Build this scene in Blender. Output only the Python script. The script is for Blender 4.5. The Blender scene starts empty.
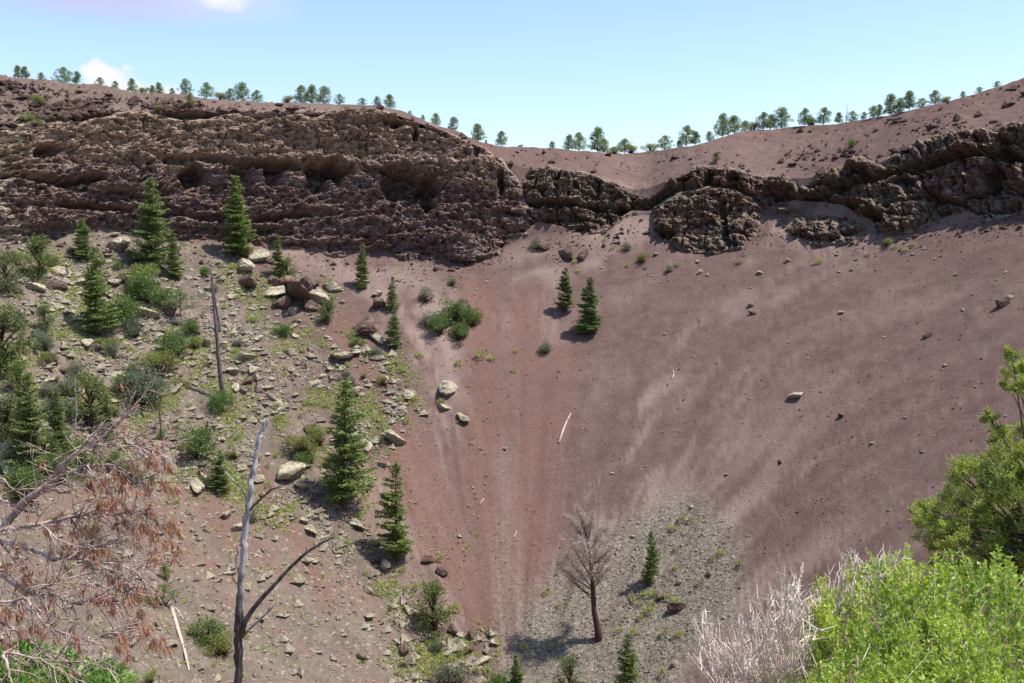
import bpy, math, random
import numpy as np
from mathutils import Vector, Matrix
R = math.radians
SC = bpy.context.scene
COL = SC.collection

# ------------------------------------------------------------------ camera
FPX, W, H = 1000.0, 1024, 683
PITCH = R(-6.0)
FWD = np.array([0, math.cos(PITCH), math.sin(PITCH)])
UPV = np.array([0, -math.sin(PITCH), math.cos(PITCH)])
cam = bpy.data.cameras.new('camera'); co = bpy.data.objects.new('camera', cam); COL.objects.link(co)
cam.sensor_width = 36.0; cam.lens = 36.0 * FPX / W; cam.clip_start = 0.1; cam.clip_end = 20000
co.location = (0, 0, 0); co.rotation_euler = (R(90) + PITCH, 0, 0)
SC.camera = co

def ray(px, py):
    px = np.asarray(px, float); py = np.asarray(py, float)
    a = (px - 512) / FPX; b = (341.5 - py) / FPX
    X = a; Y = FWD[1] + b * UPV[1]; Z = FWD[2] + b * UPV[2]
    return X, Y, Z
def az_tan(px, py):
    X, Y, Z = ray(px, py)
    return np.arctan2(X, Y), Z / np.hypot(X, Y)
def project(x, y, z):
    d = y * FWD[1] + z * FWD[2]
    u = y * UPV[1] + z * UPV[2]
    d = np.where(d < 0.1, 0.1, d)
    return 512 + FPX * x / d, 341.5 - FPX * u / d
def at(px, py, r):
    """point on the ray through a pixel at horizontal distance r"""
    X, Y, Z = ray(px, py); h = math.hypot(X, Y)
    return np.array([X * r / h, Y * r / h, Z * r / h])

# ------------------------------------------------------------------ noise
def _h(ix, iy, iz, s):
    with np.errstate(over='ignore'):
        n = (ix.astype(np.int64) * 374761393 + iy.astype(np.int64) * 668265263 + iz.astype(np.int64) * 2147483647 + s * 1274126177) & 0xffffffff
        n = n.astype(np.uint32)
        n ^= n >> np.uint32(13); n *= np.uint32(1274126177); n ^= n >> np.uint32(16); n *= np.uint32(2246822519); n ^= n >> np.uint32(15)
    return n.astype(np.float64) / 4294967296.0
def n2(x, y, s=0):
    x = np.asarray(x, float); y = np.asarray(y, float)
    ix = np.floor(x); iy = np.floor(y); fx = x - ix; fy = y - iy
    fx = fx * fx * (3 - 2 * fx); fy = fy * fy * (3 - 2 * fy); z = np.zeros_like(ix)
    a = _h(ix, iy, z, s); b = _h(ix + 1, iy, z, s); c = _h(ix, iy + 1, z, s); d = _h(ix + 1, iy + 1, z, s)
    return ((a * (1 - fx) + b * fx) * (1 - fy) + (c * (1 - fx) + d * fx) * fy) * 2 - 1
def fbm(x, y, s=0, o=4, g=.5):
    t = 0; a = 1; k = 0
    for i in range(o):
        t = t + a * n2(x * 2 ** i + 17.3 * i, y * 2 ** i - 9.1 * i, s + i); k += a; a *= g
    return t / k
def worley(x, y, s=0):
    """returns F1, F2, random of the cell, offset to the cell's point"""
    ix = np.floor(x); iy = np.floor(y)
    f1 = np.full(x.shape, 9.); f2 = np.full(x.shape, 9.); rid = np.zeros(x.shape); ox = np.zeros(x.shape); oy = np.zeros(x.shape)
    r2 = np.zeros(x.shape)
    for i in (-1, 0, 1):
        for j in (-1, 0, 1):
            cx = ix + i; cy = iy + j; z = np.zeros_like(cx)
            px = cx + _h(cx, cy, z, s); py = cy + _h(cx, cy, z + 1, s)
            d = np.hypot(px - x, py - y)
            m = d < f1
            f2 = np.where(m, f1, np.minimum(f2, d))
            f1 = np.where(m, d, f1)
            rid = np.where(m, _h(cx, cy, z + 2, s), rid); r2 = np.where(m, _h(cx, cy, z + 3, s), r2)
            ox = np.where(m, x - px, ox); oy = np.where(m, y - py, oy)
    return f1, f2, rid, r2, ox, oy
def sstep(a, b, x):
    t = np.clip((x - a) / (b - a), 0, 1); return t * t * (3 - 2 * t)
def poly_sd(px, py, poly):
    """signed distance in pixels to a polygon, positive inside"""
    P = np.array(poly, float); n = len(P)
    best = np.full(np.shape(px), 1e9); ins = np.zeros(np.shape(px), bool)
    for i in range(n):
        a = P[i]; b = P[(i + 1) % n]; e = b - a
        t = np.clip(((px - a[0]) * e[0] + (py - a[1]) * e[1]) / max(e @ e, 1e-9), 0, 1)
        best = np.minimum(best, np.hypot(px - a[0] - t * e[0], py - a[1] - t * e[1]))
        c = ((a[1] > py) != (b[1] > py))
        xs = a[0] + (py - a[1]) * e[0] / (e[1] if abs(e[1]) > 1e-9 else 1e-9)
        ins ^= c & (px < xs)
    return np.where(ins, best, -best)
def line_d(px, py, pts):
    best = np.full(np.shape(px), 1e9)
    for a, b in zip(pts[:-1], pts[1:]):
        a = np.array(a, float); b = np.array(b, float); e = b - a
        t = np.clip(((px - a[0]) * e[0] + (py - a[1]) * e[1]) / max(e @ e, 1e-9), 0, 1)
        best = np.minimum(best, np.hypot(px - a[0] - t * e[0], py - a[1] - t * e[1]))
    return best

# ------------------------------------------------------------------ mesh helpers
def make_mesh(name, V, Fs, smooth=False):
    """V (n,3); Fs list of (m,k) index arrays"""
    me = bpy.data.meshes.new(name)
    V = np.asarray(V, np.float32)
    Fs = [np.asarray(f, np.int32) for f in Fs if len(f)]
    me.vertices.add(len(V)); me.vertices.foreach_set('co', V.ravel())
    loops = np.concatenate([f.ravel() for f in Fs]); cnt = np.concatenate([np.full(len(f), f.shape[1], np.int32) for f in Fs])
    st = np.concatenate([[0], np.cumsum(cnt)[:-1]]).astype(np.int32)
    me.loops.add(len(loops)); me.loops.foreach_set('vertex_index', loops)
    me.polygons.add(len(cnt)); me.polygons.foreach_set('loop_start', st); me.polygons.foreach_set('loop_total', cnt)
    me.polygons.foreach_set('use_smooth', np.full(len(cnt), smooth))
    me.update(calc_edges=True); me.validate()
    return me
def link(name, me, mat=None, parent=None, loc=None):
    o = bpy.data.objects.new(name, me); COL.objects.link(o)
    if mat is not None and me is not None and not me.materials: me.materials.append(mat)
    if parent is not None: o.parent = parent
    if loc is not None: o.location = [float(v) for v in loc]
    return o
def empty(name, loc=(0, 0, 0), rz=0, s=1):
    o = bpy.data.objects.new(name, None); COL.objects.link(o)
    o.location = [float(v) for v in loc]; o.rotation_euler = (0, 0, rz); o.scale = (s, s, s) if np.isscalar(s) else s
    o.empty_display_size = .2
    return o
def tag(o, label=None, cat=None, group=None, kind=None):
    if label: o['label'] = label
    if cat: o['category'] = cat
    if group: o['group'] = group
    if kind: o['kind'] = kind
    return o
def copy_tree(o, parent=None):
    c = o.copy(); COL.objects.link(c)
    if parent is not None: c.parent = parent
    for ch in o.children: copy_tree(ch, c)
    return c
class MB:
    def __init__(s): s.V = []; s.n = 0; s.T = []; s.Q = []
    def add(s, V, T=None, Q=None):
        V = np.asarray(V, float).reshape(-1, 3)
        if T is not None and len(T): s.T.append(np.asarray(T, int) + s.n)
        if Q is not None and len(Q): s.Q.append(np.asarray(Q, int) + s.n)
        s.V.append(V); s.n += len(V)
    def tube(s, P, Rr, k=5):
        P = np.asarray(P, float); n = len(P); Rr = np.broadcast_to(np.asarray(Rr, float), (n,))
        t = np.gradient(P, axis=0); t /= np.linalg.norm(t, axis=1)[:, None] + 1e-9
        ref = np.array([0, 0, 1.]) if abs(t[0][2]) < .9 else np.array([1., 0, 0])
        a = np.cross(t, ref); a /= np.linalg.norm(a, axis=1)[:, None] + 1e-9; b = np.cross(t, a)
        ang = np.arange(k) * 2 * math.pi / k
        V = P[:, None] + Rr[:, None, None] * (a[:, None] * np.cos(ang)[None, :, None] + b[:, None] * np.sin(ang)[None, :, None])
        i = np.arange(n - 1)[:, None] * k; j = np.arange(k)[None]; j2 = (j + 1) % k
        Q = np.stack([i + j, i + j2, i + k + j2, i + k + j], -1).reshape(-1, 4)
        V = np.concatenate([V.reshape(-1, 3), P[-1:] + t[-1:] * Rr[-1], P[:1]])
        e = n * k; T = [[(n - 1) * k + q, (n - 1) * k + (q + 1) % k, e] for q in range(k)] + [[(q + 1) % k, q, e + 1] for q in range(k)]
        s.add(V, T, Q)
    def leaves(s, C, D, L, Wd, rng, fold=0.0):
        """one diamond shaped leaf per centre C along D"""
        C = np.asarray(C, float); D = np.asarray(D, float); n = len(C)
        if not n: return
        D = D / (np.linalg.norm(D, axis=1)[:, None] + 1e-9)
        rr = rng.normal(size=(n, 3)); sd = np.cross(D, rr); sd /= np.linalg.norm(sd, axis=1)[:, None] + 1e-9
        L = np.broadcast_to(np.asarray(L, float), (n,))[:, None]; Wd = np.broadcast_to(np.asarray(Wd, float), (n,))[:, None]
        nn = np.cross(D, sd)
        V = np.stack([C, C + D * L * .45 + sd * Wd * .5 + nn * L * fold, C + D * L, C + D * L * .45 - sd * Wd * .5 + nn * L * fold], 1)
        i = np.arange(n)[:, None] * 4
        if fold: s.add(V, T=np.concatenate([i + [[0, 1, 2]], i + [[0, 2, 3]]]))
        else: s.add(V, Q=i + [[0, 1, 2, 3]])
    def mesh(s, name, smooth=False):
        Fs = []
        if s.T: Fs.append(np.concatenate(s.T))
        if s.Q: Fs.append(np.concatenate(s.Q))
        return make_mesh(name, np.concatenate(s.V), Fs, smooth)

# ------------------------------------------------------------------ materials
class NT:
    def __init__(s, name):
        s.m = bpy.data.materials.new(name); s.m.use_nodes = True; s.t = s.m.node_tree; s.t.nodes.clear()
        s.out = s.t.nodes.new('ShaderNodeOutputMaterial')
    def n(s, ty, **kw):
        nd = s.t.nodes.new(ty)
        for k, v in kw.items():
            if k.startswith('i_'): nd.inputs[k[2:].replace('_', ' ')].default_value = v
            else: setattr(nd, k, v)
        return nd
    def l(s, a, b): s.t.links.new(a, b)
    def noise(s, vec, scale, detail=4, rough=.55):
        nd = s.n('ShaderNodeTexNoise'); nd.inputs['Scale'].default_value = scale; nd.inputs['Detail'].default_value = detail; nd.inputs['Roughness'].default_value = rough
        s.l(vec, nd.inputs['Vector']); return nd.outputs['Fac']
    def ramp(s, fac, stops):
        nd = s.n('ShaderNodeValToRGB'); cr = nd.color_ramp
        while len(cr.elements) < len(stops): cr.elements.new(.5)
        for e, (p, c) in zip(cr.elements, stops):
            e.position = p; e.color = (c, c, c, 1) if np.isscalar(c) else (*c, 1)
        s.l(fac, nd.inputs['Fac']); return nd.outputs['Color']
    def mix(s, fac, a, b, mode='MIX'):
        nd = s.n('ShaderNodeMix', data_type='RGBA', blend_type=mode)
        for sock, v in ((nd.inputs[0], fac), (nd.inputs[6], a), (nd.inputs[7], b)):
            if hasattr(v, 'links'): s.l(v, sock)
            elif np.isscalar(v): sock.default_value = v
            else: sock.default_value = (*v, 1)
        return nd.outputs[2]
    def math(s, op, a, b=0.):
        nd = s.n('ShaderNodeMath', operation=op)
        for sock, v in ((nd.inputs[0], a), (nd.inputs[1], b)):
            if hasattr(v, 'links'): s.l(v, sock)
            else: sock.default_value = v
        return nd.outputs[0]
    def bump(s, h, strength, dist):
        nd = s.n('ShaderNodeBump'); nd.inputs['Strength'].default_value = strength; nd.inputs['Distance'].default_value = dist
        s.l(h, nd.inputs['Height']); return nd.outputs['Normal']
    def principled(s, col, rough=.9, normal=None, spec=.15):
        nd = s.n('ShaderNodeBsdfPrincipled')
        if hasattr(col, 'links'): s.l(col, nd.inputs['Base Color'])
        else: nd.inputs['Base Color'].default_value = (*col, 1)
        nd.inputs['Roughness'].default_value = rough; nd.inputs['Specular IOR Level'].default_value = spec
        if normal is not None: s.l(normal, nd.inputs['Normal'])
        s.l(nd.outputs[0], s.out.inputs['Surface']); return nd

def foliage_mat(name, dark, light, scale=1.5, trans=.35, tint=None):
    t = NT(name); tc = t.n('ShaderNodeTexCoord'); oi = t.n('ShaderNodeObjectInfo')
    f = t.noise(tc.outputs['Object'], scale, 3, .6); f2 = t.noise(tc.outputs['Object'], scale * 9, 2, .6)
    ff = t.math('ADD', t.math('MULTIPLY', f, .55), t.math('MULTIPLY', f2, .45))
    c = t.ramp(ff, [(.36, dark), (.64, light)])
    if tint is not None: c = t.mix(t.math('MULTIPLY', oi.outputs['Random'], .55), c, tint)
    d = t.n('ShaderNodeBsdfDiffuse'); tr = t.n('ShaderNodeBsdfTranslucent'); mx = t.n('ShaderNodeMixShader'); mx.inputs[0].default_value = trans
    gl = t.n('ShaderNodeBsdfGlossy'); gl.inputs['Roughness'].default_value = .5; m2 = t.n('ShaderNodeMixShader'); m2.inputs[0].default_value = .04
    t.l(c, d.inputs[0]); t.l(c, tr.inputs[0]); t.l(d.outputs[0], mx.inputs[1]); t.l(tr.outputs[0], mx.inputs[2])
    t.l(mx.outputs[0], m2.inputs[1]); t.l(gl.outputs[0], m2.inputs[2]); t.l(m2.outputs[0], t.out.inputs['Surface'])
    return t.m
def bark_mat(name, dark, light, scale=6, stretch=.15):
    t = NT(name); tc = t.n('ShaderNodeTexCoord'); mp = t.n('ShaderNodeMapping'); mp.inputs['Scale'].default_value = (1, 1, stretch)
    t.l(tc.outputs['Object'], mp.inputs[0]); f = t.noise(mp.outputs[0], scale, 5, .65)
    t.principled(t.ramp(f, [(.35, dark), (.65, light)]), .9, t.bump(f, .6, .03)); return t.m

M = {}
M['fir'] = foliage_mat('fir_needles', (.07, .115, .026), (.28, .36, .085), 1.2, .4, (.20, .24, .10))
M['pine'] = foliage_mat('pine_needles', (.14, .20, .08), (.36, .44, .17), 1.2, .45, (.20, .25, .18))
M['juniper'] = foliage_mat('juniper_scales', (.065, .10, .022), (.23, .28, .06), 1.4, .3, (.12, .15, .08))
M['shrub_green'] = foliage_mat('shrub_green_leaves', (.06, .115, .02), (.19, .29, .055), 1.2, .35, (.12, .17, .06))
M['shrub_grey'] = foliage_mat('shrub_grey_leaves', (.095, .13, .075), (.24, .285, .155), 1.2, .3, (.13, .16, .11))
M['shrub_yellow'] = foliage_mat('shrub_yellow_leaves', (.12, .16, .025), (.32, .36, .08), 1.2, .35, (.24, .24, .08))
M['tuft'] = foliage_mat('tuft_blades', (.29, .35, .075), (.56, .61, .21), 2, .35, (.42, .40, .20))
M['tuft_dry'] = foliage_mat('dry_tuft_blades', (.30, .27, .15), (.55, .48, .28), 2, .3, (.45, .42, .24))
M['bright'] = foliage_mat('bright_broad_leaves', (.13, .25, .012), (.60, .71, .085), 3, .5)
M['near_juniper'] = foliage_mat('near_juniper_scales', (.13, .19, .025), (.60, .64, .15), 5, .45)
M['feather'] = foliage_mat('feathery_green', (.10, .21, .03), (.36, .54, .12), 4, .4)
M['rust'] = foliage_mat('rust_needles', (.24, .09, .045), (.58, .30, .17), 6, .4)
M['ashy'] = foliage_mat('ashy_dead_needles', (.34, .27, .24), (.66, .55, .49), 1.5, .4)
M['bark'] = bark_mat('bark', (.045, .03, .022), (.14, .10, .075))
M['charred'] = bark_mat('charred_wood', (.04, .034, .032), (.20, .17, .155))
M['deadbark'] = bark_mat('dead_bark', (.05, .03, .028), (.13, .08, .07))
M['twig'] = bark_mat('pinkish_twig', (.18, .11, .095), (.56, .42, .37), 14, .4)
M['pale_twig'] = bark_mat('pale_dry_twig', (.50, .39, .33), (.84, .72, .62), 12, .4)
M['silver'] = bark_mat('silver_wood', (.20, .18, .17), (.52, .49, .48), 9, .12)
M['log'] = bark_mat('bleached_log', (.36, .28, .22), (.68, .58, .48), 5, .3)

def snag_mat():
    t = NT('snag_wood'); tc = t.n('ShaderNodeTexCoord'); mp = t.n('ShaderNodeMapping'); mp.inputs['Scale'].default_value = (1, 1, .08)
    t.l(tc.outputs['Object'], mp.inputs[0]); f = t.noise(mp.outputs[0], 14, 5, .65)
    c = t.ramp(f, [(.33, (.16, .148, .142)), (.55, (.44, .41, .39)), (.7, (.62, .585, .55))])
    dk = t.ramp(f, [(.4, (.03, .026, .026)), (.72, (.17, .145, .135))])
    sp = t.n('ShaderNodeSeparateXYZ'); t.l(tc.outputs['Object'], sp.inputs[0])
    big = t.noise(tc.outputs['Object'], 1.1, 4, .6)
    k = t.math('ADD', t.math('MULTIPLY', sp.outputs[2], .25), t.math('MULTIPLY', big, 1.4))
    k = t.math('SUBTRACT', k, SNAG_K)
    k = t.ramp(k, [(.35, 0.), (.65, 1.)])
    t.principled(t.mix(k, dk, c), .8, t.bump(f, .5, .02), .25); return t.m

def rock_mat(name, base, lichen, lich_amt, red, dark, sc=1.0, bed=None):
    t = NT(name); tc = t.n('ShaderNodeTexCoord'); g = tc.outputs['Object']
    a = t.noise(g, .12 * sc, 5, .6); b = t.noise(g, .8 * sc, 6, .65); c = t.noise(g, 3.5 * sc, 4, .7)
    col = t.mix(t.ramp(a, [(.42, 0.), (.6, 1.)]), base, red)
    if bed is not None:      # an upper bed of another rock, and a cream weathered patch at the far end
        sx = t.n('ShaderNodeSeparateXYZ'); t.l(g, sx.inputs[0]); zz = t.math('ADD', sx.outputs[2], t.math('MULTIPLY', t.math('SUBTRACT', a, .5), 22.))
        col = t.mix(t.ramp(t.math('MULTIPLY', t.math('SUBTRACT', zz, bed[0] - 10), .05), [(.40, 0.), (.62, 1.)]), col, bed[1])
        xx = t.math('ADD', sx.outputs[0], t.math('MULTIPLY', t.math('SUBTRACT', a, .5), 60.)); e = t.math('MULTIPLY', t.ramp(t.math('MULTIPLY', t.math('ADD', xx, 130.), .02), [(.55, 1.), (.85, 0.)]), t.ramp(b, [(.42, 0.), (.52, 1.)]))
        col = t.mix(e, col, bed[2])
    col = t.mix(t.ramp(b, [(.30, 1.), (.50, 0.)]), col, dark)
    lf = t.math('MULTIPLY', t.ramp(t.math('ADD', t.math('MULTIPLY', b, .5), t.math('MULTIPLY', t.noise(g, 1.9 * sc, 5, .7), .5)), [(.5, 0.), (.60, 1.)]), lich_amt)
    # lichen prefers faces turned up to the rain
    geo = t.n('ShaderNodeNewGeometry'); sp = t.n('ShaderNodeSeparateXYZ'); t.l(geo.outputs['Normal'], sp.inputs[0])
    lf = t.math('MULTIPLY', lf, t.ramp(sp.outputs[2], [(.0, .25), (.7, 1.)]))
    col = t.mix(lf, col, lichen)
    col = t.mix(1., col, t.ramp(c, [(.3, .62), (.7, 1.35)]), 'MULTIPLY')
    t.principled(col, .93, t.bump(t.math('ADD', b, c), .8, .25 / sc), .1)
    return t
M['rock_left'] = rock_mat('rock_left_wall', (.20, .142, .128), (.36, .29, .20), .5, (.185, .118, .105), (.09, .06, .056), bed=(14, (.31, .225, .172), (.50, .43, .29))).m
M['rock_dark'] = rock_mat('rock_lichen_dark', (.165, .125, .10), (.31, .29, .18), .95, (.165, .10, .085), (.05, .036, .038)).m
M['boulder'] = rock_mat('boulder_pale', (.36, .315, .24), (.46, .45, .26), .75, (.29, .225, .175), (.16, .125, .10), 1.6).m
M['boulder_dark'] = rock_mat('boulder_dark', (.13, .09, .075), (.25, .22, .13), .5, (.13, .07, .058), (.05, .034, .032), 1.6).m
M['rubble'] = rock_mat('rubble_pale', (.30, .265, .205), (.40, .40, .24), .7, (.24, .19, .15), (.14, .11, .09), .7).m
M['gravel'] = rock_mat('gravel_stones', (.27, .24, .19), (.34, .33, .23), .5, (.22, .18, .15), (.15, .13, .11), 1.).m
M['rubble_dark'] = rock_mat('rubble_dark', (.09, .06, .053), (.15, .125, .085), .4, (.10, .056, .048), (.04, .027, .027), .7).m

# ------------------------------------------------------------------ terrain profile
A = 112.0; CR = 14.0; SL = 0.62
Z0 = -1.7 - SL * math.hypot(A, CR)
RIM = [(-60, 70), (0, 76), (30, 79), (60, 84), (100, 88), (150, 94), (200, 99), (250, 101), (300, 103), (350, 104), (380, 105.5), (400, 110), (420, 118), (440, 127), (460, 134), (480, 143), (500, 148),
       (520, 148), (560, 149), (590, 151), (625, 153), (660, 150), (690, 146), (720, 138), (750, 131), (780, 128), (800, 127), (830, 124), (860, 119), (890, 114), (920, 108), (950, 100), (980, 91), (1010, 82), (1024, 77), (1090, 58)]
CTOP = [(-60, 135), (0, 130), (60, 118), (100, 112), (200, 110), (300, 112), (380, 111), (410, 119), (440, 132), (470, 144), (500, 158), (520, 168), (560, 171), (610, 182), (640, 192), (660, 184), (680, 176), (720, 170), (760, 178), (800, 180), (850, 172), (890, 160), (950, 138), (1024, 133), (1090, 128)]
CBOT = [(-60, 240), (0, 238), (100, 232), (200, 238), (300, 250), (400, 252), (460, 262), (505, 248), (540, 236), (600, 226), (640, 213), (700, 226), (760, 214), (800, 216), (870, 226), (900, 226), (980, 215), (1024, 210), (1090, 205)]
def curve(pts):
    p = np.array(pts, float); a, t = az_tan(p[:, 0], p[:, 1]); return a, t
C_RIM, C_TOP, C_BOT = curve(RIM), curve(CTOP), curve(CBOT)
def smooth_interp(th, c):
    s = 0
    for d in (-.012, -.006, 0, .006, .012): s = s + np.interp(th + d, c[0], c[1])
    return s / 5
def cone(th, r):
    x = r * np.sin(th); y = r * np.cos(th)
    return Z0 + SL * np.sqrt(x * x + (y - A) ** 2 + CR * CR)
def params(th):
    th = np.asarray(th, float); ath = np.abs(th)
    fade = 1 - sstep(R(48), R(80), ath)
    tb = smooth_interp(th, C_BOT) * fade
    tt = smooth_interp(th, C_TOP) * fade
    tr = np.interp(th, *C_RIM) * fade
    lo = np.maximum(A * np.cos(np.minimum(ath, R(85))), 2.0); hi = np.full(th.shape, 400.)
    for _ in range(50):
        mid = (lo + hi) / 2; f = cone(th, mid) - mid * tb
        lo = np.where(f < 0, mid, lo); hi = np.where(f < 0, hi, mid)
    D = np.where(ath > R(88), 6.0, np.maximum((lo + hi) / 2, 6))
    zb = np.where(ath > R(88), -1.7, D * tb)
    k = .40
    rt = D * (1 - k * tb) / (1 - k * tt); rt = np.maximum(rt, D + .3)
    zt = np.where(ath > R(88), zb, rt * tt)
    su = .50
    rr = np.maximum((su * rt - zt) / (su - tr), rt + 2.5)
    zr = np.where(ath > R(88), zt, rr * tr)
    return D, zb, rt, zt, rr, zr
def zprof(th, r, p):
    D, zb, rt, zt, rr, zr = p
    c = cone(th, r); c = np.where(np.abs(th) > R(80), np.minimum(c, -1.7), c)
    z = c + 0 * D
    t = (r - D) / (rt - D); z = np.where((r > D) & (r <= rt), zb + (zt - zb) * t, z)
    t = (r - rt) / (rr - rt); z = np.where((r > rt) & (r <= rr), zt + (zr - zt) * t, z)
    e = np.maximum(r - rr, 0); ez = zr + .06 * np.minimum(e, 4) - .30 * np.maximum(e - 4, 0)
    ez = np.maximum(ez, -95 + 0 * e); z = np.where(r > rr, ez, z)
    return z
def tnoise(x, y):
    ph = np.arctan2(x, y - A); rho = np.hypot(x, y - A)
    w = np.clip(rho / 25, 0, 1); rr = np.hypot(x, y); near = sstep(3, 40, rr); far = 1 - sstep(255, 330, rr) * .4
    n = .45 * fbm(ph * 16, rho * .018 + 3, 5, 3) * w + .55 * fbm(x * .05, y * .05, 9, 3) + .10 * fbm(x * .45, y * .45, 11, 3)
    left = sstep(10, -70, x)
    n = n + left * (.35 * fbm(x * .22, y * .22, 21, 4))
    return n * near * far
# table (theta, tan) -> r on the clean profile
TH_T = np.linspace(R(-36), R(36), 361); P_T = params(TH_T)
T_G = np.linspace(-.56, .30, 700)
R_TAB = np.zeros((len(TH_T), len(T_G)))
for i, th in enumerate(TH_T):
    rr_ = P_T[4][i]; r0 = A * math.cos(th) * .62
    rs = np.linspace(r0, rr_, 3000); zz = zprof(np.full(3000, th), rs, [q[i] for q in P_T]); tt = zz / rs
    k = int(np.argmin(tt)); tt = np.maximum.accumulate(tt[k:]); rs = rs[k:]
    R_TAB[i] = np.interp(T_G, tt + np.arange(len(tt)) * 1e-9, rs)
def r_of(th, t):
    a = np.clip((np.asarray(th) - TH_T[0]) / (TH_T[1] - TH_T[0]), 0, len(TH_T) - 1.001); b = np.clip((np.asarray(t) - T_G[0]) / (T_G[1] - T_G[0]), 0, len(T_G) - 1.001)
    i = a.astype(int); j = b.astype(int); fa = a - i; fb = b - j
    return (R_TAB[i, j] * (1 - fa) + R_TAB[i + 1, j] * fa) * (1 - fb) + (R_TAB[i, j + 1] * (1 - fa) + R_TAB[i + 1, j + 1] * fa) * fb
def base_pt(px, py):
    th, t = az_tan(px, py); r = r_of(th, t); return r * np.sin(th), r * np.cos(th), r * t
def ground(px, py, sink=0.):
    """where the slope lies under a pixel"""
    x, y, z = base_pt(np.float64(px), np.float64(py)); r = math.hypot(x, y); th = math.atan2(x, y)
    p = [float(np.interp(th, TH_T, q)) for q in P_T]
    z = float(zprof(np.array([th]), np.array([r]), [np.array([q]) for q in p])[0]) + float(tnoise(np.array([x]), np.array([y]))[0])
    return np.array([float(x), float(y), z - sink])
def rim_pt(px, back=3.0):
    th, _ = az_tan(px, 110.); th = float(th)
    p = [np.array([float(np.interp(th, TH_T, q))]) for q in P_T]; r = p[4] + back; x = r * math.sin(th); y = r * math.cos(th)
    z = zprof(np.array([th]), r, p) + tnoise(x, y)
    return np.array([x[0], y[0], z[0]])

# ------------------------------------------------------------------ rock outlines (where the cliffs break out of the slope)
CLIFFS = {
 'left': [(-50, 135), (0, 124), (22, 120), (50, 115), (100, 112), (150, 110), (200, 109), (250, 112), (300, 111), (350, 109), (384, 109), (408, 116), (440, 128), (470, 141), (490, 151), (503, 160), (512, 172), (522, 186),
          (527, 205), (527, 232), (508, 247), (500, 257), (470, 269), (452, 268), (438, 258), (405, 262), (380, 250), (340, 256), (300, 251), (250, 246), (205, 238), (150, 240), (100, 230), (50, 235), (0, 246), (-50, 246)],
 'middle': [(524, 172), (540, 166), (548, 165), (562, 170), (580, 170), (596, 173), (612, 181), (628, 190), (648, 196), (662, 186), (676, 175), (690, 168), (702, 165), (716, 166), (733, 168), (748, 171), (764, 177),
            (766, 205), (745, 208), (700, 212), (655, 214), (632, 214), (620, 222), (605, 231), (580, 235), (560, 229), (538, 226), (526, 236), (518, 236), (516, 215), (519, 190)],
 'outcrop': [(650, 219), (658, 206), (672, 197), (688, 191), (706, 187), (724, 188), (742, 193), (756, 200), (764, 210), (762, 226), (752, 238), (742, 248), (722, 251), (704, 253), (690, 254), (676, 248), (660, 241), (651, 233)],
 'right': [(752, 180), (768, 178), (785, 176), (800, 184), (815, 182), (828, 172), (842, 168), (850, 160), (864, 158), (876, 163), (886, 168), (889, 156), (905, 149), (920, 141), (940, 135), (958, 130), (985, 128), (1000, 132), (1024, 128), (1080, 122),
           (1080, 205), (1024, 213), (1005, 217), (985, 221), (965, 214), (940, 222), (915, 231), (895, 234), (878, 231), (868, 222), (855, 216), (840, 208), (815, 206), (795, 204), (780, 208), (768, 210), (754, 206)],
 'small': [(790, 228), (796, 219), (815, 215), (835, 214), (852, 219), (866, 226), (868, 232), (856, 240), (838, 244), (818, 246), (803, 241), (792, 235)],
 'tiny': [(771, 210), (778, 205), (790, 205), (799, 208), (800, 214), (790, 218), (778, 217)],
}
BURY = 12.0
def rock_sink(px, py):
    s = 0
    for k in ('left', 'middle', 'outcrop', 'right', 'small'):
        sd = poly_sd(px, py, CLIFFS[k]); s = np.maximum(s, sstep(3.0, 8.0, sd) * (1.0 if k != 'small' else .5))
    return s * BURY
def outdir(x, y):
    d = np.stack([-x, A - y], -1); d /= np.linalg.norm(d, axis=-1)[..., None] + 1e-9
    n = np.stack([d[..., 0] * .97, d[..., 1] * .97, np.full(x.shape, .22)], -1)
    return n

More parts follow.
